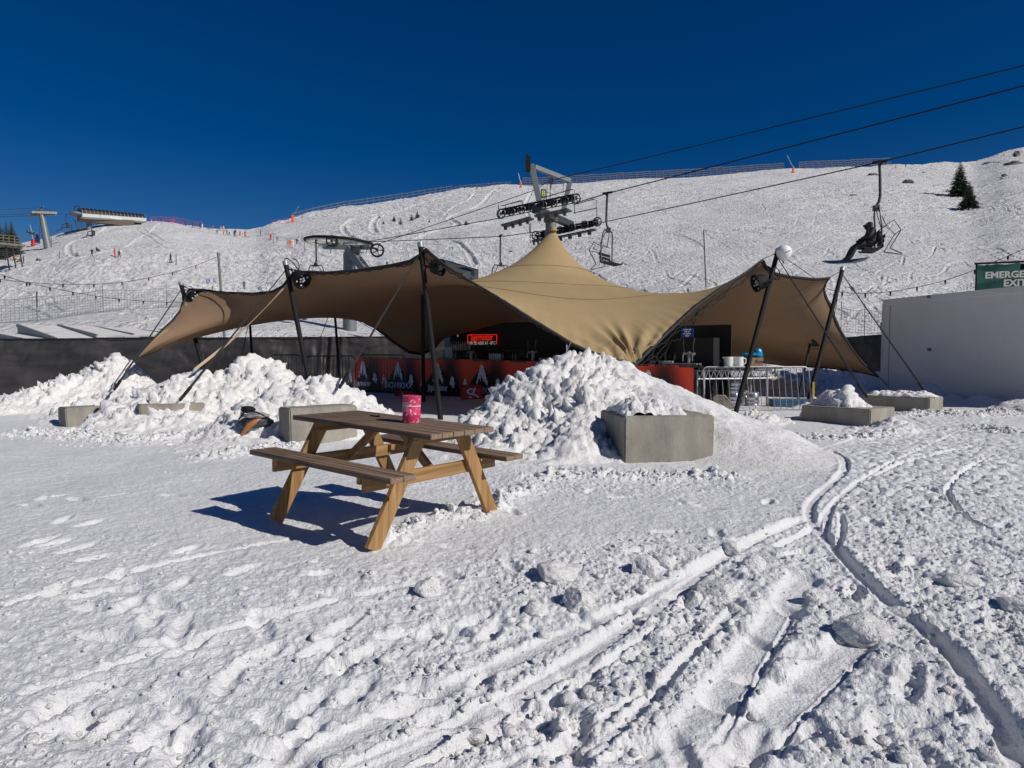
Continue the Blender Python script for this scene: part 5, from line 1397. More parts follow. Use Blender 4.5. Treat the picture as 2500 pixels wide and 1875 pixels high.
# ---------------------------------------------------------------- ski lift
def cable(pts,r,label,name='lift_cable'):
    P=[Vector(p) for p in pts];Q=[]
    for a,b in zip(P[:-1],P[1:]):
        L=(b-a).length;n=12
        for i in range(n): Q.append(a.lerp(b,i/n)-Vector((0,0,4*.0009*L*L/10*(i/n)*(1-i/n))))
    Q.append(P[-1]);mb=MB();mb.tube(Q,r,6);return tag(mb.build(name,M['black'],smooth=True),label,'lift cable','cables of the ski lift')
W=at(828,592,40.0)
nN0=at(1216,533,32.2);nN1=at(1414,493,30.4)
NE=at(2620,178,17.6)
fF0=at(1228,577,35.6);fF1=at(1470,543,33.6);FE=at(2620,280,20.2)
C1=at(1483,472,28.6);C2=at(2147,396,23.6)
cable([W+Vector((-.6,1.6,.0)),nN0,nN1,C1,NE],.022,'middle lift cable carrying the empty chair')
cable([W+Vector((1.9,-.5,-.05)),fF0,fF1,C2,FE],.022,'lowest lift cable carrying the chair with two riders')
cable([at(905,602,39),at(1300,466,33),at(1345,440,33),at(2620,130,19.0)],.018,'topmost lift cable crossing over the lift tower')
# pulley tower with number 8
tw=empty('lift_tower','grey ski lift tower with pulley trains and number 8 plate above the tent point','lift tower',at(1345,860,33))
TD=(fF1-fF0).normalized()                  # line direction
mb=MB();p0=at(1345,560,33.2);mb.tube([Vector((p0.x,p0.y,hz1(p0.x,p0.y)-.5)),Vector((p0.x,p0.y,at(1345,540,33.2).z))],[.34,.27],24);mb.build('column',M['gsteel'],tw,smooth=True)
mb=MB();q=at(1345,538,33.2);mb.lathe(q-Vector((0,0,.12)),[(.30,0),(.36,.04),(.36,.22),(.25,.3)],16);mb.build('collar',mat('rusty_collar',(.12,.085,.05),.8,var=.4,vscale=6),tw,smooth=True)
XA=(at(1400,568,34.6)-at(1310,512,31.4));XA.z=0;XA.normalize()
mb=MB();a=at(1305,522,31.2);b=at(1395,552,35.0);zc_=at(1345,532,33.2).z
a.z=zc_;b.z=zc_;mb.bar(a,b,.30,.34);mb.build('cross_arm',M['dsteel'],tw,bevel=.02)
G0=at(1297,402,32.2);G1=at(1318,497,32.2);G2_=at(1391,444,33.8);G3=at(1375,515,33.8)
mb=MB();mb.bar(G1,G0,.26,.26,up=(0,1,0));mb.build('gantry_post',M['gsteel'],tw,bevel=.01)
mb=MB();mb.bar(G3,G2_,.24,.24,up=(0,1,0));mb.build('gantry_post',M['gsteel'],tw,bevel=.01)
mb=MB();mb.bar(G0+Vector((.15,0,-.12)),G2_+Vector((0,0,.05)),.20,.22);mb.build('gantry_beam',M['gsteel'],tw,bevel=.01)
mb=MB();mb.box(G0+Vector((-.16,0,.02)),(.24,.3,.7));mb.box(G0+Vector((-.20,0,.36)),(.12,.26,.2));mb.build('cable_saddle',M['black'],tw)
mb=MB();c=at(1345,441,33);mb.box(c,(.22,.2,.22));mb.tube([c,c-Vector((0,0,.35))],.04,6);mb.build('cable_saddle',M['dsteel'],tw)
def wheel(c,ax,r,par,spokes=6,th=.05,m='dsteel'):
    Mx=Vector(ax).to_track_quat('Z','Y').to_matrix();c=Vector(c)
    mb=MB();pts=[c+Mx@Vector((r*.9*math.cos(t),r*.9*math.sin(t),0)) for t in np.linspace(0,2*math.pi,21)[:-1]];mb.tube(pts,r*.15,6,closed=True)
    for i in range(spokes):
        t=i*2*math.pi/spokes;mb.bar(c,c+Mx@Vector((r*.85*math.cos(t),r*.85*math.sin(t),0)),r*.12,r*.12,up=tuple(Mx@Vector((0,0,1))))
    mb.cyl(c-Mx@Vector((0,0,th)),c+Mx@Vector((0,0,th)),r*.22,n=10)
    return mb.build('pulley_wheel',M[m],par,smooth=True)
def train(a,b,nw,up_,par,bigends=True,below=True):
    a=Vector(a);b=Vector(b);d=(b-a).normalized();side=Vector((d.y,-d.x,0)).normalized()
    mb=MB();mb.bar(a,b,.10,.16);mb.bar(a+Vector((0,0,.16))+side*.04,b+Vector((0,0,.16))+side*.04,.06,.08)
    for i in range(nw//2):
        c=a.lerp(b,(i+.5)/(nw//2));mb.bar(c-d*.30+Vector((0,0,.02)),c+d*.30+Vector((0,0,.02)),.16,.26)
    mb.build('pulley_beam',M['black'],par)
    for i in range(nw):
        c=a.lerp(b,i/(nw-1))+Vector((0,0,-.06 if below else .05))+side*.12
        wheel(c,side,.24 if i in(0,nw-1) else .20,par)
train(at(1226,520,32.1),at(1408,483,30.5),8,0,tw)
train(at(1310,578,35.2),at(1460,545,33.7),6,0,tw,below=False)
# walkway gratings and rails
def grating(a,b,w_,par):
    a=Vector(a);b=Vector(b);n=4;d=(b-a)/n
    for i in range(n):
        mb=MB();mb.bar(a+d*i+d*.03,a+d*(i+.94),w_,.07);mb.bar(a+d*(i+.2)-Vector((0,0,.12)),a+d*(i+.5)-Vector((0,0,.12)),.15,.16);mb.build('walkway_grating',M['gsteel2'],par)
M['gsteel2']=mat('grating_steel',(.10,.105,.11),.6,.3)
grating(at(1228,552,31.2),at(1300,532,30.6),.55,tw);grating(at(1310,530,30.4),at(1392,512,29.6),.55,tw)
grating(at(1300,590,34.6),at(1340,580,34.3),.4,tw);grating(at(1360,580,33.4),at(1455,560,32.4),.3,tw)
def rail(pts,r=.022):
    mb=MB();mb.tube([at(*p) for p in pts],r,6);mb.build('guard_rail',M['dsteel'],tw,smooth=True)
rail([(1218,536,32.1),(1217,500,32.1),(1228,502,32),(1270,490,31.6),(1276,495,31.5),(1278,506,31.5)]);rail([(1232,520,32),(1234,500,32),(1275,490,31.5)])
rail([(1403,522,30),(1403,464,30),(1396,462,30),(1328,482,31),(1326,505,31)]);rail([(1403,488,30),(1372,496,30)])
rail([(1457,545,32.4),(1457,490,32.4),(1450,486,32.4),(1400,500,33)]);rail([(1457,508,32.4),(1400,520,33)])
rail([(1291,528,31.5),(1293,568,31.5)]);rail([(1318,440,32.5),(1318,458,32.5),(1330,468,32.5),(1374,482,32.5),(1376,440,32.5)],.016);rail([(1337,430,32.6),(1334,490,32.6)],.016);rail([(1344,440,33),(1343,490,33)])
rail([(1296,545,33),(1294,595,33)]);rail([(1321,595,33.1),(1321,640,33.1)],.035);rail([(1330,590,33.1),(1330,640,33.1)],.035)
mb=MB();c=at(1327,473,30.6);mb.box(c,(.24,.05,.42));pl=mb.build('number_plate',mat('plate_dark',(.10,.10,.09),.6),tw)
text_mesh('plate_number','8',.36,frame(c+Vector((0,-.035,.0)),(1,0,0)),mat('yellow_paint',(.80,.85,.10),.5),pl,.003)
# bullwheel station
bw_=empty('bullwheel_station','grey lift return station with a big horizontal cable wheel, left of the tent point','lift station',W)
mb=MB();r=2.0
for k,(rr_,z_) in enumerate(((r,0),)):
    pts=[W+Vector((r*math.cos(t),r*math.sin(t),-.10*math.cos(t))) for t in np.linspace(0,2*math.pi,61)[:-1]];mb.tube(pts,.075,8,closed=True)
mb.build('wheel_rim',M['black'],bw_,smooth=True)
mb=MB();pts=[W+Vector((r*.93*math.cos(t),r*.93*math.sin(t),-.09-.10*math.cos(t))) for t in np.linspace(0,2*math.pi,61)[:-1]];mb.tube(pts,.07,8,closed=True)
for i in range(8):
    t=i*math.pi/4+.2;mb.bar(W-Vector((0,0,.05)),W+Vector((r*.95*math.cos(t),r*.95*math.sin(t),-.1*math.cos(t)-.06)),.13,.12)
mb.build('wheel_spokes',mat('pale_steel',(.50,.50,.46),.5,.2),bw_,smooth=False)
mb=MB();mb.lathe(W-Vector((0,0,.25)),[(.4,0),(.42,.3),(.25,.34),(.22,.5),(.3,.52),(.3,.58)],16);mb.build('hub',M['gsteel'],bw_,smooth=True)
cb=at(853,700,40);mb=MB();mb.tube([Vector((cb.x,40,hz1(cb.x,40)-.3)),at(853,615,40)],[.42,.36],20);mb.build('column',M['gsteel'],bw_,smooth=True)
mb=MB();mb.bar(at(852,606,39.6),at(915,690,38.4),.50,.42);mb.build('diagonal_beam',M['gsteel'],bw_,bevel=.02)
mb=MB();mb.bar(at(790,603,40),at(905,604,39.4),.35,.25);mb.bar(at(868,600,39.5),at(922,608,39.0),.12,.12);mb.build('support_arm',M['gsteel'],bw_,bevel=.02)
mb=MB();mb.box(at(868,611,39.2),(.5,.4,.35));mb.tube([at(880,615,39),at(893,618,39),(at(900,600,39))],.03,6);mb.build('gearbox',M['dsteel'],bw_)
wheel(at(810,588,38.0),(.2,-1,0),.33,bw_,5,m='black');wheel(at(921,611,38.6),(.2,-1,0),.40,bw_,5,m='black')
mb=MB()
for i in range(7): mb.bar(at(868+i*8,618+i*11,38.9-.1*i),at(876+i*8,618+i*11,38.9-.1*i),.04,.04)
mb.build('ladder',M['dsteel'],bw_)
# chairs
def chair(o,face,label,grp='double chairs of the ski lift',S=1.0,bar=True,swing=0.0):
    """origin = grip on the cable, face = direction the riders look"""
    o=Vector(o);f=Vector(face);f.z=0;f.normalize();w_=Vector((f.y,-f.x,0));up=Vector((0,0,1))
    e=empty('lift_chair',label,'lift chair',o,grp)
    P=lambda a,b,c:o+(f*a+w_*b+up*c)*S
    mb=MB();mb.tube([P(-.22,0,.02),P(.22,0,.02)],.05,8);mb.tube([P(-.05,0,.03),P(-.02,0,-.1)],.05,8);mb.build('cable_grip',M['black'],e,smooth=True)
    mb=MB();mb.tube([P(0,0,0),P(-.03,0,-.5),P(-.05,0,-1.15),P(-.02,0,-1.35),P(.06,0,-1.50)],.048,10);mb.build('hanger_rod',M['dsteel'],e,smooth=True)
    mb=MB();mb.box(P(.06,0,-1.58),(.18,.18,.2));mb.tube([P(.06,-.24,-1.62),P(.06,.24,-1.62)],.04,8);mb.build('hanger_joint',M['dsteel'],e,smooth=True)
    for s in(-1,1):
        mb=MB();mb.tube([P(.06,s*.12,-1.62),P(.05,s*.34,-1.60),P(.03,s*.46,-1.78),P(-.02,s*.53,-2.3),P(-.02,s*.54,-2.9),P(.05,s*.53,-3.05),P(.45,s*.52,-3.02),P(.50,s*.5,-2.98)],.030,8);mb.build('side_frame',M['dsteel'],e,smooth=True)
        mb=MB();mb.tube([P(.02,s*.16,-1.66),P(-.10,s*.30,-2.0),P(-.16,s*.34,-2.2)],.018,6);mb.build('stay_rod',M['dsteel'],e,smooth=True)
    mb=MB()
    for i in range(5): mb.bar(P(.02+i*.105,-.52,-3.03),P(.02+i*.105,.52,-3.03),.085*S,.03*S)
    mb.build('seat',M['black'],e)
    mb=MB()
    for i in range(3): mb.bar(P(-.08-.02*i,-.52,-2.95+.16*i),P(-.08-.02*i,.52,-2.95+.16*i),.03*S,.12*S)
    mb.build('backrest',M['black'],e)
    if bar:
        mb=MB();x=-.55
        mb.tube([P(-.16,-.5,-2.25),P(-.16,.5,-2.25)],.016,6)
        for s in(-1,1): mb.tube([P(-.16,s*.5,-2.25),P(-.40,s*.48,-2.10),P(-.62,s*.46,-2.45),P(-.30,s*.45,-3.05)],.018,6)
        mb.tube([P(-.62,-.46,-2.45),P(-.62,.46,-2.45)],.016,6);mb.tube([P(-.30,-.45,-3.05),P(-.75,-.1,-3.20),P(-.75,.1,-3.2),P(-.30,.45,-3.05)],.018,6)
        mb.build('safety_bar',M['dsteel'],e,smooth=True)
    return e
chair(C1,(.80,-.55,0),'empty double chair hanging from the middle cable right of the lift tower')
ch2=chair(C2,(-.93,.30,0),'double chair with two snowboarders hanging at the upper right',S=1.02)
chair(at(1222,576,36.5),(.3,-.95,0),'chair partly hidden by the tent, left of the lift tower',bar=False)
c3=W+Vector((-1.50,-.9,0));chair(at(771,586,38.9),(-.1,-1,0),'chair hanging at the left rim of the big cable wheel',S=.92,bar=False)
# dark roof behind the tent
mb=MB();a=at(1088,634,34);b=at(1168,658,33);c=at(1130,668,31);d=at(1050,640,32)
mb.add([a,b,c,d]+[p-Vector((0,0,.15)) for p in (a,b,c,d)],[(0,1,2,3),(7,6,5,4),(0,4,5,1),(1,5,6,2),(2,6,7,3),(3,7,4,0)]);mb.build
hu=empty('lift_hut','hut with a dark ribbed roof hidden behind the tent, left of its point','hut',(a+c)/2);mb.build('roof',mat('dark_roof',(.05,.055,.055),.6),hu)
mb=MB();mb.add([Vector((p.x,p.y,1.0)) for p in (a,b,c,d)]+[p-Vector((0,0,.16)) for p in (a,b,c,d)],[(0,1,5,4),(1,2,6,5),(2,3,7,6),(3,0,4,7)]);mb.build('wall',bpy.data.materials['dark_roof'],hu)
# ---------------------------------------------------------------- people
SKIN=mat('skin',(.55,.34,.25),.6)
def figmesh(name,J,E,mats_,segm,sub=1):
    """J: {joint:(x,y,z,r)}; E: edges; segm: edge->material index"""
    me=bpy.data.meshes.new(name);keys=list(J);me.from_pydata([J[k][:3] for k in keys],[(keys.index(a),keys.index(b)) for a,b in E],[])
    o=bpy.data.objects.new(name,me);COL.objects.link(o)
    sk=o.modifiers.new('skin','SKIN');sk.use_smooth_shade=True
    for i,k in enumerate(keys):
        v=me.skin_vertices[0].data[i];v.radius=(J[k][3],J[k][3]);v.use_root=(k=='pelvis')
    ss=o.modifiers.new('sub','SUBSURF');ss.levels=sub;ss.render_levels=sub
    dg=bpy.context.evaluated_depsgraph_get();m2=bpy.data.meshes.new_from_object(o.evaluated_get(dg))
    bpy.data.objects.remove(o);bpy.data.meshes.remove(me)
    m2.name=name;m2.materials.clear()
    for m in mats_: m2.materials.append(m)
    segs=[(Vector(J[a][:3]),Vector(J[b][:3]),segm.get((a,b),0)) for a,b in E]
    for p in m2.polygons:
        c=p.center;best=1e9;mi=0
        for a,b,k in segs:
            d=b-a;t=max(0,min(1,(c-a).dot(d)/(d.length_squared+1e-9)));e=(c-a-d*t).length
            if e<best: best=e;mi=k
        p.material_index=mi;p.use_smooth=True
    return m2
def pose(kind):
    J={'pelvis':(0,0,.92,.135),'waist':(0,0,1.05,.125),'chest':(0,0,1.28,.155),'neck':(0,0,1.47,.065),'head':(0,-.01,1.60,.10),'crown':(0,0,1.72,.10)}
    for s,n in((-1,'l'),(1,'r')):
        J['hip'+n]=(s*.10,0,.88,.105);J['knee'+n]=(s*.13,-.05,.48,.075);J['ank'+n]=(s*.14,.02,.11,.07);J['toe'+n]=(s*.14,-.14,.06,.055)
        J['sho'+n]=(s*.19,0,1.40,.075);J['elb'+n]=(s*.29,.03,1.15,.055);J['han'+n]=(s*.31,-.16,1.00,.045)
    if kind=='wide':
        J['kneel']=(-.22,-.06,.48,.075);J['ankl']=(-.34,.0,.11,.07);J['toel']=(-.36,-.14,.06,.055);J['kneer']=(.20,-.08,.5,.075);J['ankr']=(.30,.02,.11,.07);J['toer']=(.32,-.12,.06,.055)
        J['hanl']=(-.48,-.1,1.1,.045);J['elbl']=(-.38,0,1.2,.055)
    if kind=='ski':
        for n,s in(('l',-1),('r',1)):
            J['knee'+n]=(s*.13,-.18,.50,.08);J['hip'+n]=(s*.10,.08,.84,.11);J['han'+n]=(s*.33,-.32,1.02,.045);J['elb'+n]=(s*.32,-.05,1.08,.055)
        J['pelvis']=(0,.08,.86,.14);J['waist']=(0,.03,1.0,.125);J['chest']=(0,-.08,1.22,.155);J['neck']=(0,-.14,1.39,.065);J['head']=(0,-.18,1.51,.10);J['crown']=(0,-.18,1.63,.10)
        for n,s in(('l',-1),('r',1)): J['sho'+n]=(s*.19,-.10,1.33,.075)
    if kind=='sit':
        J={'pelvis':(0,0,.16,.15),'waist':(0,-.02,.32,.13),'chest':(0,-.05,.56,.155),'neck':(0,-.10,.74,.065),'head':(0,-.13,.86,.10),'crown':(0,-.13,.97,.10)}
        for s,n in((-1,'l'),(1,'r')):
            J['hip'+n]=(s*.11,-.06,.15,.11);J['knee'+n]=(s*.18,-.42,.38,.08);J['ank'+n]=(s*.18,-.70,.10,.07);J['toe'+n]=(s*.18,-.82,.10,.055)
            J['sho'+n]=(s*.19,-.06,.67,.075);J['elb'+n]=(s*.28,-.2,.48,.055);J['han'+n]=(s*.22,-.42,.46,.045)
    if kind=='chair':
        J={'pelvis':(0,0,.14,.15),'waist':(0,.0,.30,.14),'chest':(0,-.02,.54,.17),'neck':(0,-.06,.72,.07),'head':(0,-.10,.83,.105),'crown':(0,-.09,.95,.115)}
        for s,n in((-1,'l'),(1,'r')):
            J['hip'+n]=(s*.11,-.06,.14,.12);J['knee'+n]=(s*.14,-.52,.16,.095);J['ank'+n]=(s*.16,-.70,-.26,.085);J['toe'+n]=(s*.16,-.86,-.33,.07)
            J['sho'+n]=(s*.21,-.02,.64,.085);J['elb'+n]=(s*.30,-.14,.40,.07);J['han'+n]=(s*.16,-.40,.34,.055)
    return J
ED=[('pelvis','waist'),('waist','chest'),('chest','neck'),('neck','head'),('head','crown')]
for n in 'lr': ED+=[('pelvis','hip'+n),('hip'+n,'knee'+n),('knee'+n,'ank'+n),('ank'+n,'toe'+n),('chest','sho'+n),('sho'+n,'elb'+n),('elb'+n,'han'+n)]
SM={('neck','head'):2,('head','crown'):3}
for n in 'lr': SM.update({('pelvis','hip'+n):1,('hip'+n,'knee'+n):1,('knee'+n,'ank'+n):1,('ank'+n,'toe'+n):3})
cm={}
def cmat(name,c):
    if name not in cm: cm[name]=mat('cloth_'+name,c,.75)
    return cm[name]
CLR={'black':(.012,.012,.014),'dark':(.03,.03,.035),'navy':(.025,.04,.09),'red':(.62,.03,.02),'orange':(.70,.15,.03),'yellow':(.75,.42,.03),'white':(.7,.7,.72),'grey':(.20,.21,.23),'teal':(.02,.28,.32),'green':(.03,.14,.08),'pink':(.75,.12,.12),'maroon':(.10,.03,.05),'tan':(.35,.25,.17)}
meshes={}
def person_mesh(kind,jk,pt,hd):
    k=(kind,jk,pt,hd)
    if k not in meshes:
        b=('base',kind)
        if b not in meshes: meshes[b]=figmesh('person',pose(kind),ED,[M['black']]*4,SM,1 if kind!='chair' else 2)
        m=meshes[b].copy();m.materials.clear()
        for c in (jk,pt): m.materials.append(cmat(c,CLR[c]))
        m.materials.append(SKIN);m.materials.append(cmat(hd,CLR[hd]));meshes[k]=m
    return meshes[k]
def gearmesh(kind):
    if kind in meshes: return meshes[kind]
    mb=MB()
    if kind=='skis':
        for s in(-1,1): mb.box((s*.13,-.05,.02),(.08,1.6,.025)); mb.bar((s*.13,-.85,.02),(s*.13,-.98,.09),.07,.02)
        for s in(-1,1): mb.bar((s*.33,-.30,1.08),(s*.42,.05,.05),.015,.015)
    else: mb.box((0,0,.03),(1.5,.27,.025));mb.bar((.74,0,.03),(.86,0,.09),.24,.02);mb.bar((-.74,0,.03),(-.86,0,.09),.24,.02)
    me=bpy.data.meshes.new(kind);me.from_pydata(mb.v,[],mb.f);me.materials.append(M['black']);meshes[kind]=me;return me
GR='skiers and snowboarders on the slope'
def person(px,pyf,kind,jk,pt,hd,label,gear='skis',rz=None,hpx=None):
    p=hill_pt(px,pyf)
    p.z=hz1(p.x,p.y)
    o=bpy.data.objects.new('person',person_mesh(kind,jk,pt,hd));COL.objects.link(o)
    rz=random.uniform(-1.5,1.5) if rz is None else rz
    s=1.0
    if hpx: s=min(1.5,max(.6,hpx/F*p.y/({'sit':1.05}.get(kind,1.8))))
    o.location=(p.x,p.y,p.z-.03);o.rotation_euler=(0,0,rz);o.scale=(s,s,s);tag(o,label,'person',GR)
    if gear:
        g=bpy.data.objects.new('skis' if gear=='skis' else 'snowboard',gearmesh(gear));COL.objects.link(g);g.parent=o
        if kind=='sit': g.location=(0,-.78,0)
    return o
PP=[(15,637,'sit','maroon','red','dark','person in red lying on the snow at the far left','skis',10),
(35,636,'sit','yellow','black','dark','person in a yellow jacket sitting on the snow at the far left','board',15),
(50,636,'sit','dark','dark','grey','person in dark clothes crouching beside the standing skier at the far left','board',10),
(58,637,'stand','maroon','dark','dark','person in a dark maroon jacket standing at the far left',None,21),
(91,634,'sit','navy','dark','dark','left of the two tiny seated people left of the hillock',None,10),
(96,634,'sit','grey','dark','dark','right of the two tiny seated people left of the hillock',None,10),
(190,628,'sit','grey','dark','black','lone person sitting on the snow below the big pylon','board',10),
(225,628,'wide','black','black','black','person all in black standing with legs apart below the lift station',None,21),
(236,620,'sit','black','black','dark','person in black bending down beside the one standing with legs apart','board',11),
(281,630,'stand','red','red','dark','person in a full red ski suit in the middle of the left slope','skis',24),
(291,632,'wide','dark','dark','black','person in dark grey with a pole next to the full red suit','skis',20),
(417,644,'wide','dark','dark','black','lone dark snowboarder beside a thin marker pole','board',23),
(370,544,'stand','white','dark','dark','person in white at the left end of the hilltop group',None,8),
(375,544,'stand','dark','dark','dark','person in dark next to the white one at the left end of the hilltop',None,7),
(386,542,'stand','navy','dark','dark','tall navy figure on the hilltop beside the lift station',None,11),
(393,542,'stand','dark','red','white','person with a white helmet beside the tall navy figure on the hilltop',None,8),
(411,543,'stand','maroon','dark','dark','maroon figure behind the red net on the hilltop',None,10),
(418,544,'stand','red','dark','dark','small red figure between two bigger ones behind the red net',None,6),
(424,544,'stand','red','red','orange','person in bright red at the highest point of the red net',None,12),
(441,548,'stand','red','dark','dark','left person of the red pair where the net bends down',None,9),
(447,550,'stand','red','white','dark','right person of the red pair, with pale trousers',None,9),
(454,551,'wide','dark','red','dark','person in dark jacket and red trousers against the red net',None,12),
(471,555,'wide','navy','white','white','person in navy jacket, white trousers and white helmet by the net end','skis',14),
(489,558,'stand','black','black','white','person in black with a white helmet right of the net',None,15),
(494,556,'stand','white','grey','white','person in white just behind the black one right of the net',None,11),
(506,556,'stand','green','dark','dark','dark green figure on the hilltop left of the teal jacket',None,7),
(511,560,'stand','teal','dark','white','person in a teal jacket on the hilltop','skis',13),
(520,557,'stand','red','red','dark','person in red on the hilltop right of the teal jacket',None,10),
(535,558,'stand','dark','dark','dark','dark figure left of the white jacket on the hilltop saddle',None,9),
(539,563,'stand','white','dark','dark','person in a white jacket in the hilltop saddle group','skis',12),
(546,563,'stand','yellow','navy','green','person with a yellow green top in the hilltop saddle group','skis',13),
(530,571,'wide','maroon','dark','dark','person striding with legs apart below the hilltop saddle group','skis',11),
(546,573,'stand','red','red','green','person in red below the yellow green top','skis',11),
(554,574,'wide','green','black','dark','person in dark green left of the skier with spread poles','skis',14),
(560,575,'wide','dark','dark','dark','small dark skier leaning right, next to the dark green one','skis',10),
(572,577,'ski','black','dark','dark','skier in black with poles spread wide in front of the saddle','skis',17),
(575,570,'stand','navy','navy','white','person in navy with a white helmet behind the skier in black','skis',13),
(586,574,'stand','red','red','dark','left one of two red skiers right of the skier in black','skis',14),
(598,581,'ski','red','red','dark','right one of two red skiers, lower on the slope','skis',18),
(637,579,'stand','navy','navy','dark','person in navy standing alone in the saddle','skis',16),
(661,585,'stand','red','dark','red','person in a red jacket and dark trousers right of the lone navy one','skis',17),
(677,589,'ski','grey','grey','dark','skier in grey right of a thin slope pole','skis',17),
(704,608,'stand','orange','black','black','left person of the orange pair near the cable wheel',None,20),
(709,609,'stand','orange','black','tan','right person of the orange pair near the cable wheel',None,20),
(716,611,'stand','white','grey','dark','person in white beside the orange pair',None,19),
(725,598,'ski','maroon','dark','dark','skier in maroon above the orange pair','skis',18),
(807,617,'stand','teal','teal','teal','person in teal glimpsed under the left of the cable wheel',None,14),
(874,625,'stand','red','red','dark','person in red behind the cable wheel support','skis',17),
(882,645,'stand','pink','red','red','person in a pink red jacket beside the support beam','skis',17),
(945,650,'stand','navy','dark','navy','navy figure just above the tent edge left of the middle pole',None,17),
(960,650,'stand','tan','tan','white','small tan figure just above the tent edge beside the navy figure',None,10),
(596,713,'stand','dark','dark','black','child in dark clothes standing behind the tent wing','skis',22),
(1135,464,'stand','dark','dark','dark','dark figure alone on the ridge where the fence ends',None,5),
(1163,461,'stand','dark','navy','white','left dark figure of the pair on the ridge left of the tower',None,7),
(1183,459,'stand','navy','navy','dark','right tall figure on the ridge left of the tower',None,9),
(2187,409,'stand','orange','dark','dark','person in orange on the ridge right of the hanging chair','skis',11),
(2211,408,'stand','navy','dark','dark','person in navy on the ridge between the chair and the spruces','skis',10)]
for a in PP:
    px,py,k,jk,pt,hd,lab,gear,h=a
    person(px,py,k,jk,pt,hd,lab,gear,hpx=h)
# riders
f_=Vector((-.93,.30,0)).normalized();wv=Vector((f_.y,-f_.x,0))
rz=math.atan2(f_.y,f_.x)+math.pi/2
for s,lab,z in((-1,'snowboarder in black on the near side of the hanging chair',0),(1,'snowboarder in black on the far side of the hanging chair',.02)):
    o=bpy.data.objects.new('person',person_mesh('chair','black' if s>0 else 'dark','black','black'));COL.objects.link(o)
    o.location=C2+(f_*.20+wv*.25*s+Vector((0,0,-3.02+z)))*1.02;o.rotation_euler=(0,0,rz)
    o.scale=(1.02,)*3;tag(o,lab,'person','riders on the ski lift')
    mb=MB();n=14;vs=[]
    for i in range(n+1):
        t=i/n*2-1;ww=.13*(1-abs(t)**5);zz=.10*abs(t)**4
        vs+=[(t*.74,-ww,zz),(t*.74,ww,zz),(t*.74,ww,zz+.015),(t*.74,-ww,zz+.015)]
    fs=[(i*4+k,i*4+(k+1)%4,i*4+4+(k+1)%4,i*4+4+k) for i in range(n) for k in range(4)]+[(0,3,2,1),(n*4,n*4+1,n*4+2,n*4+3)]
    mb.add(vs,fs);b=mb.build('snowboard',mat('board_base',(.30,.30,.32) if s<0 else (.03,.03,.035),.4),None,origin=(0,0,0));b.parent=o
    b.location=(0,-.80,-.40);b.rotation_euler=(.55 if s<0 else -.1,.0,1.15 if s<0 else 1.5)
    mb=MB();mb.ball((0,.02,.42),.17,8,sc=(1,.55,1.3));pk=mb.build('backpack',M['dgrey'],None,smooth=True,origin=(0,0,0));pk.parent=o;pk.location=(0,.17,0)
    mb=MB();mb.ball((0,-.20,.87),.06,6,sc=(1.2,.5,.7));g=mb.build('goggles',mat('goggle_lens',(.35,.18,.05),.2),None,smooth=True,origin=(0,0,0));g.parent=o
# ---------------------------------------------------------------- slope furniture
def slope_pole(px,py0,py1,label,c='dsteel',r=.05):
    b=hill_pt(px,py1);a=at(px,py0,b.y);mb=MB();mb.tube([b-Vector((0,0,.3)),a],r,6);tag(mb.build('marker_pole',M[c]),label,'slope pole','marker poles on the slope')
for px,a,b,lab in ((430,619,650,'thin marker pole beside the lone snowboarder'),(667,568,598,'thin marker pole between the red jacket and the grey skier'),(744,590,620,'thin marker pole between the orange pair and the cable wheel'),(97,549,594,'dark marker pole left of the big pylon'),(125,560,596,'dark marker pole at the foot of the big pylon'),(175,548,571,'dark marker pole below the near end of the lift station'),(145,613,631,'thin marker pole on the snow left of the seated person'),(90,712,750,'thin marker pole above the grey net')):
    slope_pole(px,a,b,lab)
net([hp_(427,573),hp_(448,571),hp_(467,571),hp_(487,572),hp_(509,572),hp_(530,570)],1.5,'pale green safety net below the hilltop group',cell=.6,col='greennet')
net([hp_(365,547),hp_(395,545.5),hp_(424,546),hp_(450,551),hp_(470,556),hp_(497,558)],1.9,'red safety net along the hilltop behind the group',cell=.45,col='rednet')
net([hp_(662,548),hp_(680,545),hp_(708,541)],1.2,'short red net rising to the left end of the ridge fence',cell=.5,col='rednet')
# ridge fences
M['fwood']=mat('weathered_fence',(.15,.135,.115),.85,var=.3,vscale=2)
def ridge_fence(pxs,hgt,label,rails,dense):
    e=None;prev=None
    pts=[]
    for px in pxs:
        u=(px-1250)/F;d=float(drs(np.array([px]))[0])*1.0;x=u*d;z=float(base_z(np.array([x]),np.array([d]))[0]);pts.append(Vector((x,d,z)))
    e=empty('snow_fence',label,'snow fence',pts[len(pts)//2],'wooden snow fences along the ridge')
    pm=None
    for i,p in enumerate(pts):
        mb=MB();mb.bar(p-Vector((0,0,.6)),p+Vector((0,0,hgt+.15)),.16,.16,up=(0,1,0))
        if dense: mb.bar(p+Vector((0,-1.0,-.3)),p+Vector((0,0,hgt*.7)),.12,.12)
        mb.build('post',M['fwood'],e)
    for i,(a,b) in enumerate(zip(pts[:-1],pts[1:])):
        mb=MB();k=random.uniform(-.05,.2) if dense else 0
        for r_ in rails:
            mb.bar(a+Vector((0,0,hgt*r_+k)),b+Vector((0,0,hgt*r_+k)),.05,hgt*(.085 if dense else .10))
        mb.build('rail_panel',M['fwood'],e)
ridge_fence([718+ (1105-718)*(i/27)**.92 for i in range(28)],2.0,'dark two rail fence climbing the ridge on the left',(.35,.85),False)
ridge_fence([1112+i*13.5 for i in range(11)],1.4,'low fence on the flat part of the ridge left of the tower',(.3,.85),False)
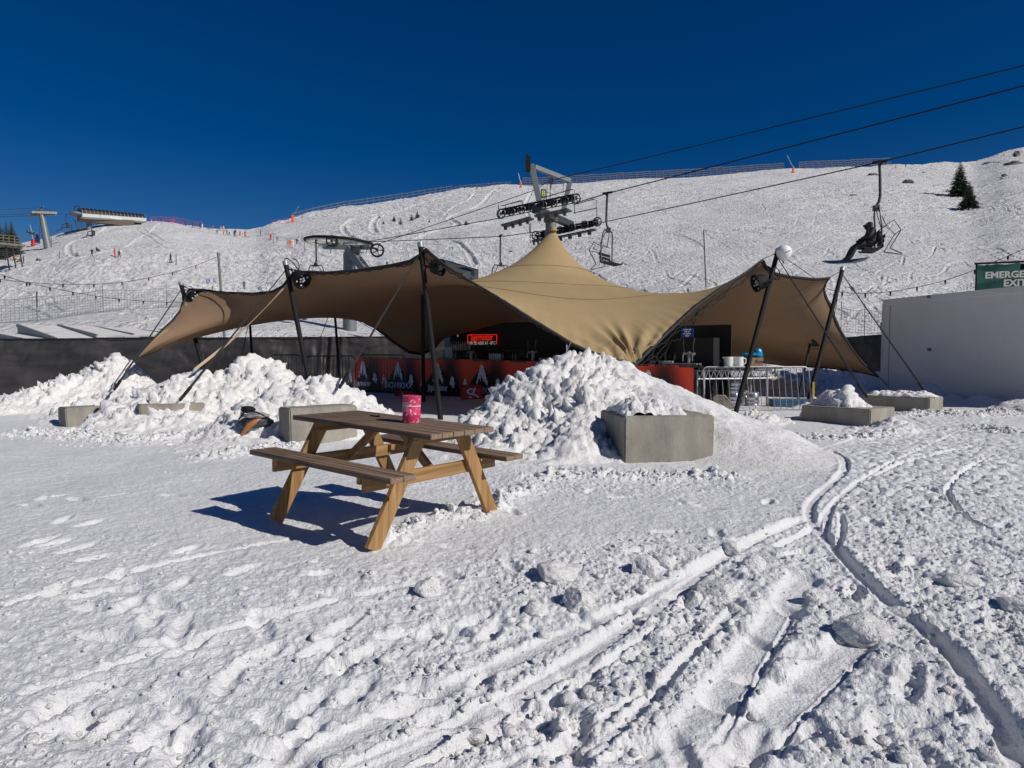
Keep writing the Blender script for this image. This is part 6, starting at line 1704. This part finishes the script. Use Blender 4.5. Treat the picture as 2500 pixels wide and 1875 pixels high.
ridge_fence([1276+i*16.1 for i in range(40)],2.9,'slatted snow fence on the ridge from the tower to the snow lance',(.12,.40,.68,.96),True)
ridge_fence([1941+i*15.6 for i in range(15)],3.0,'slatted snow fence on the ridge right of the snow lance',(.12,.40,.68,.96),True)
def lance(px,pyb,pyt,lean,label,wid=.95):
    u=(px-1250)/F;d=float(drs(np.array([px]))[0])-1;b=hill_pt(px,pyb+1);d=min(d,b.y);x=u*d;b=Vector((x,d,hz1(x,d)))
    e=empty('snow_lance',label,'snow lance',b,'snow making lances with orange padding')
    s=F/d
    mb=MB();mb.box(b+Vector((0,0,1.1)),(wid*.8,wid*.8,2.6));mb.box(b+Vector((0,0,.3)),(wid*1.3,wid,.6));mb.build('padding',M['orange'],e,bevel=.1)
    mb=MB();t=at(px+lean,pyt,d);mb.tube([b+Vector((0,0,2)),t],.09,6);mb.build('lance_pipe',M['steel'],e)
    return e
lance(720,541,502,10,'snow lance with orange padding at the left end of the ridge fence');lance(1271,459,423,-6,'snow lance with orange base just left of the lift tower',.8);lance(1927,425,380,-5,'snow lance with dark orange base in the gap of the ridge fence',.8)
# ---------------------------------------------------------------- trees
def spruce(base,h,r,label,seed,dens=1.0,grp='spruce trees'):
    rs=random.Random(seed);base=Vector(base);e=empty('spruce_tree',label,'tree',base,grp)
    mb=MB();mb.tube([base-Vector((0,0,.5)),base+Vector((0,0,h*.97))],[h*.022,h*.004],8);mb.build('trunk',M['bark'],e)
    mb=MB();n=int(15+h*2.2);n=min(n,44)
    for i in range(n):
        t=i/n;z=h*(.05+.95*t);R_=r*(1-t)**.85*rs.uniform(.8,1.12)+.05
        nb=max(5,int((12-7*t)*dens));a0=rs.uniform(0,6)
        for k in range(nb):
            a=a0+k*2*math.pi/nb+rs.uniform(-.3,.3);L=R_*rs.uniform(.65,1.12)
            d=Vector((math.cos(a),math.sin(a),0));s=Vector((-d.y,d.x,0));c=base+Vector((0,0,z))
            seg=4
            for q in range(seg):
                f0=q/seg;f1=(q+1)/seg
                for w in range(3):
                    p=c+d*L*(f0+rs.uniform(0,.25))-Vector((0,0,L*.42*f0**1.3-rs.uniform(-.02,.05)*L))
                    wd_=(L*.30*(1-f0*.75))*rs.uniform(.6,1.1);ln=L*.34
                    dd=(d*ln+s*rs.uniform(-1,1)*ln*.8+Vector((0,0,-ln*.30)));sw=Vector((rs.uniform(-1,1),rs.uniform(-1,1),rs.uniform(-.3,.3)))*wd_*.4
                    mb.add([p,p+dd*.5+sw,p+dd,p+dd*.45-sw+Vector((0,0,-wd_*.4))],[(0,1,2,3)])
    mb.build('crown',M['spruce'],e);return e
def tree_px(px,pyb,pyt,rpx,label,seed,dens=1.0):
    b=hill_pt(px,pyb);d=b.y;spruce(b,(pyb-pyt)/F*d*1.02,rpx/F*d,label,seed,dens)
tree_px(2342,480,394,26,'tall spruce on the right slope, upper one of the pair',5,1.4);tree_px(2365,508,443,23,'shorter spruce standing just below the tall one on the right slope',6,1.4)
for i,(px,pb,pt_,r,lab) in enumerate(((962,541,527,6,'small spruce, left one of the lower pair on the far slope'),(978,552,529,6,'small spruce, right one of the lower pair on the far slope'),(1005,542,521,7,'small spruce of the upper pair, the left one'),(1019,532,512,6,'small spruce of the upper pair, the right one'),(1138,551,537,7,'small bushy spruce alone below the ridge'),(936,548,539,4,'tiny dead looking spruce left of the others'),(926,533,526,4,'tiniest spruce tip poking from the snow'),(1048,545,536,4,'tiny spruce right of the upper pair'))):
    tree_px(px,pb,pt_,r,lab,20+i)
def leftspruce(px,top,r,label,seed,d=150):
    t=at(px,top,d);b=Vector((t.x,d,hz1(t.x,d)-1));spruce(b,t.z-b.z,r/F*d,label,seed,1.6)
leftspruce(0,540,22,'dark spruce cut by the left edge of the photo',31);leftspruce(14,536,18,'dark spruce second from the left edge',32,154);leftspruce(27,535,27,'dark broad spruce, rightmost of the three at the left edge',33,148)
# rocks and bare patches on the ridge to the right
def rock(px,py,wpx,hpx,label,seed):
    b=hill_pt(px,py);d=b.y;w_=wpx/F*d;h=hpx/F*d
    rs=np.random.default_rng(seed);bm=bmesh.new();bmesh.ops.create_icosphere(bm,subdivisions=3,radius=.5)
    for v in bm.verts:
        k=1+.5*mnoise.noise(v.co*3+Vector((seed,0,0)))+.25*mnoise.noise(v.co*8+Vector((seed,0,0)));v.co=Vector((v.co.x*w_,v.co.y*w_*.6,v.co.z*h*1.3))*k
    me=bpy.data.meshes.new('rock');bm.to_mesh(me);bm.free();me.materials.append(M['rock']);o=bpy.data.objects.new('rock',me);COL.objects.link(o);o.location=b;tag(o,label,'rock','bare rocks showing through the snow')
for i,(a,b,c,d,l) in enumerate(((2478,402,44,12,'largest bare rock band at the right edge of the ridge'),(2415,400,30,7,'long thin rock band on the ridge left of the largest one'),(2440,399,22,6,'narrow rock between the two bigger bands'),(2482,379,16,16,'rock streak on the peak at the right edge'),(2453,429,12,7,'small rock below the rock bands'),(2446,438,10,6,'smallest rock, lowest of those below the rock bands'),(2130,427,26,6,'flat brown patch right under the fence end'),(2017,444,18,4,'thin dark patch left of the hanging chair rod'),(2040,445,16,4,'thin dark patch just left of the chair rod, right one'),(2218,444,28,8,'dark rock patch right of the chair rod'),(2255,424,16,5,'small dark patch under the ridge skiers'),(2082,477,14,4,'small brown patch above the rider helmets'),(1660,463,18,5,'small dark patch under the ridge fence in the middle'),(1186,522,24,4,'row of dark stones below the ridge left of the tower'),(1248,617,12,9,'dark stone on the slope just above the tent left of its point'))):
    rock(a,b,c,d,l,i+3)
# ---------------------------------------------------------------- far lift station, pylon, lifts on the left
def hzp(px,d): x=(px-1250)/F*d;return hz1(x,d)
ls=empty('lift_station','long lift top station with dark curved glazing on the left hilltop','lift station',at(260,540,172))
d0,d1=166,178
M['dglass']=mat('dark_glazing',(.02,.02,.022),.2,spec=.6);M['spanel']=mat('station_panel',(.50,.51,.50),.5)
A=at(201,530,d0);B=at(357,541,d1);A2=at(201,521,d0);B2=at(357,536,d1);At=at(203,504,d0);Bt=at(347,522,d1)
def prism(mb,a,b,prof,mi=0):
    """sweep a yz profile (lateral, up) from a to b"""
    a=Vector(a);b=Vector(b);d=(b-a);d.z=0;d.normalize();s=Vector((-d.y,d.x,0));n=len(prof)
    vs=[a+s*l+Vector((0,0,h)) for l,h in prof]+[b+s*l+Vector((0,0,h)) for l,h in prof]
    fs=[(i,(i+1)%n,n+(i+1)%n,n+i) for i in range(n)]+[tuple(range(n-1,-1,-1)),tuple(range(n,2*n))];mb.add(vs,fs,mi)
hh=at(203,504,d0).z-at(203,521,d0).z
mb=MB();prism(mb,A2,B2+Vector((-.3,0,0)),[(0,0),(.15,hh*.5),(.8,hh*.85),(2,hh),(3.2,hh*.85),(3.8,hh*.5),(4,0)]);mb.build('glazed_roof',M['dglass'],ls)
for i in range(18):
    p=A2.lerp(B2,i/17);mb=MB();dd=(B2-A2);dd.z=0;dd.normalize();s=Vector((-dd.y,dd.x,0));pr=[(-.04,0),(.11,hh*.5),(.76,hh*.88),(2,hh*1.03)]
    mb.tube([p+s*l+Vector((0,0,h)) for l,h in pr],.05,4);mb.build('glazing_bar',M['gsteel'],ls)
mb=MB();hp2=A2.z-A.z;prism(mb,A-Vector((0,0,.2)),B-Vector((0,0,.2)),[(-.1,hp2+.2),(-.1,0.3),(.4,0),(3.6,0),(4.1,.3),(4.1,hp2+.2)]);mb.build('side_panel',M['spanel'],ls)
mb=MB();prism(mb,at(196,534,d0),at(330,549,d1-3),[(.6,1.0),(1.2,-.3),(2.8,-.3),(3.4,1.0)]);mb.build('under_frame',mat('station_underside',(.16,.12,.10),.7),ls)
for px,dy in((211,0),(296,0)):
    p=at(px,535,d0+3+ (0 if px<250 else 6));mb=MB();mb.tube([Vector((p.x,p.y+1,hz1(p.x,p.y)-1)),Vector((p.x,p.y+1,p.z))],.62,14);mb.build('pillar',M['gsteel'],ls,smooth=True)
mb=MB();mb.tube([at(182,536,d0),at(192,560,d0),at(206,562,d0)],.2,6);mb.tube([at(200,540,d0),at(200,560,d0)],.08,6);mb.build('access_ladder',M['dsteel'],ls)
mb=MB();mb.lathe(at(187,525,d0),[(1.3,0),(1.5,.2),(1.5,.5),(.6,.9)],20);mb.build('entry_wheel',M['gsteel'],ls,smooth=True)
mb=MB();mb.tube([at(182,522,d0),at(181,508,d0),at(185,503,d0),at(192,504,d0),at(196,512,d0)],.12,6);mb.build('roof_hoop',M['dsteel'],ls,smooth=True)
for px,a,b in ((193,495,504),(197,495,504),(256,506,514)):
    mb=MB();mb.tube([at(px,a,d0+2),at(px,b,d0+2)],.05,5);mb.build('antenna',M['dsteel'],ls)
fr_=at(283,534,170);dd=(B-A);dd.z=0;dd.normalize()
text_mesh('station_lettering','Ardent',1.0,frame(at(281,532.5,170.5)+Vector((dd.y,-dd.x,0))*.35,dd),M['white'],ls,.01,shear=.25)
py=empty('lift_pylon','tall leaning grey pylon with a row of pale pulleys at the upper left','lift pylon',at(119,590,150))
d=150
mb=MB();b=at(119,592,d);b.z=min(b.z,hz1(b.x,d))-1;mb.tube([b,at(102,524,d)],[.85,.55],14);mb.build('column',M['gsteel'],py,smooth=True)
mb=MB();mb.tube([at(122,592,d+1),at(111,540,d+1)],.12,6);mb.build('ladder',M['steel'],py)
mb=MB();mb.bar(at(68,526,d),at(137,522,d),.5,.45);mb.bar(at(92,512,d),at(106,506,d),.3,.3);mb.bar(at(98,520,d),at(104,506,d),.3,.3);mb.build('cross_arm',M['gsteel'],py)
for i in range(10): 
    c=at(81+i*6.05,518.5+i*.15,d-.4);mb=MB();Mx=Vector((0,-1,0)).to_track_quat('Z','Y').to_matrix();mb.lathe(c,[(.25,-.1),(.28,-.1),(.28,.1),(.05,.12)],12,M=Mx);mb.build('pulley',mat('pale_pulley',(.52,.46,.36),.6) if i==0 else bpy.data.materials['pale_pulley'],py,smooth=True)
mb=MB();mb.tube([at(106,507,d),at(133,520,d)],.06,5);mb.build('stay',M['dsteel'],py)
for i,(ya,yb,lb) in enumerate(((514,506,'upper thin cable running left from the big pylon'),(524,520,'middle thin cable running left from the big pylon'),(530,525,'lower thin cable running left from the big pylon'))):
    mb=MB();mb.tube([at(-90,ya+4,110),at(100-8*i,yb+1,150)],.06,5);tag(mb.build('lift_cable',M['dsteel']),lb,'lift cable')
mb=MB();mb.tube([at(137,520,150),at(196,528,166)],.06,5);tag(mb.build('lift_cable',M['dsteel']),'thin cable between the big pylon and the lift station','lift cable')
def farchair(px,py_,label):
    c=at(px,py_,155);e=empty('lift_chair',label,'lift chair',c);mb=MB();mb.tube([c,c-Vector((.2,0,2.2))],.08,6);mb.build('hanger_rod',M['dsteel'],e)
    mb=MB();mb.box(c-Vector((.3,0,3.2)),(1.6,.6,.15));mb.box(c+Vector((.3,0,-2.6)),(.25,1.0,1.1));mb.tube([c+Vector((.3,0,-2.1)),c+Vector((-1,0,-2.4)),c+Vector((-1.2,0,-3.4)),c+Vector((-2.6,0,-3.9))],.09,6);mb.build('seat',M['dsteel'],e)
farchair(162,523,'small chair hanging in the sky between pylon and lift station');farchair(224,541,'small chair hanging beneath the lift station')
dl=empty('drag_lift_mast','small drag lift mast with a red padded foot at the left','lift mast',at(80,594,140))
mb=MB();b=hill_pt(81,598);dd_=b.y;mb.tube([b,at(78,568,dd_),at(73,549,dd_)],[.16,.14,.12],8);mb.build('pole',M['steel'],dl,smooth=True)
mb=MB();mb.tube([b-Vector((0,0,.3)),b+Vector((0,0,1.35))],.42,12);mb.build('foot_padding',M['red'],dl,smooth=True)
mb=MB();mb.bar(at(66,565,dd_),at(89,573,dd_),.3,.25)
for i in range(6): c=at(67+i*4,568+((i*5)%7)-3,dd_);mb.tube([c+Vector((.3*math.cos(t),0,.3*math.sin(t))) for t in np.linspace(0,6.28,10)],.05,4)
mb.build('pulley_arm',M['dsteel'],dl)
mb=MB();c=hill_pt(92,594);mb.box(c+Vector((0,0,.8)),(1.0,.5,1.4));mb.box(c+Vector((0,0,1.8)),(.7,.3,.6));tag(mb.build('operator_box',M['nblue'],bevel=.05),'small navy box on the snow right of the red padded mast','box')
dk=empty('timber_deck','weathered lift loading deck with railing under the spruces at the left edge','deck',at(10,610,120))
d=120
M['dwood']=mat('grey_planks',(.17,.15,.13),.85,var=.4,vscale=1)
mb=MB();a=at(-60,592,d);b=at(51,602,d+6);mb.bar(a,b,4,.35);mb.build('deck_boards',M['dwood'],dk)
for z in(0,.55,1.1):
    mb=MB();mb.bar(at(-60,583,d)+Vector((0,0,z)),at(50,592,d+6)+Vector((0,0,z)),.08,.1);mb.build('handrail',M['dwood'],dk)
for i in range(9):
    c=at(-60+i*13.7,592+i*1.25,d+i*.75);mb=MB();mb.bar(c,c+Vector((0,0,1.9)),.12,.12,up=(0,1,0));mb.build('railing_post',M['dwood'],dk)
for px in(-40,-10,14,30,46):
    c=at(px,600,d+3);mb=MB();mb.bar(c,Vector((c.x+.6,c.y,hz1(c.x,c.y)-.3)),.16,.16,up=(0,1,0));mb.build('deck_post',M['dsteel'],dk)
mb=MB()
for i in range(3): mb.tube([at(-20,612+i*5,d-4),at(46,618+i*4,d+2)],.06,5)
mb.build('side_rope',M['dsteel'],dk)
# blue waymark disc
p=hill_pt(508,703);mb=MB();mb.tube([p-Vector((0,0,.2)),at(508,688,p.y)],.03,6);c=at(508,685,p.y);mb.tube([c+Vector((.22*math.cos(t),0,.22*math.sin(t))) for t in np.linspace(0,6.283,15)[:-1]],.05,6,closed=True);mb.ball(c,.07,6)
tag(mb.build('waymark',M['blue']),'small blue round waymark left of the tent wing','waymark')
# aircraft trail
mb=MB();mb.tube([Vector((-1340,2600,CAMZ+ (937-500-72)/F*2600)) if False else at(596,500,2600),at(652,526,2600)],[.3,1.3],6)
tag(mb.build('vapour_trail',mat('vapour',(.06,.13,.30),.9)),'faint short aircraft trail low in the sky at the left','vapour trail')
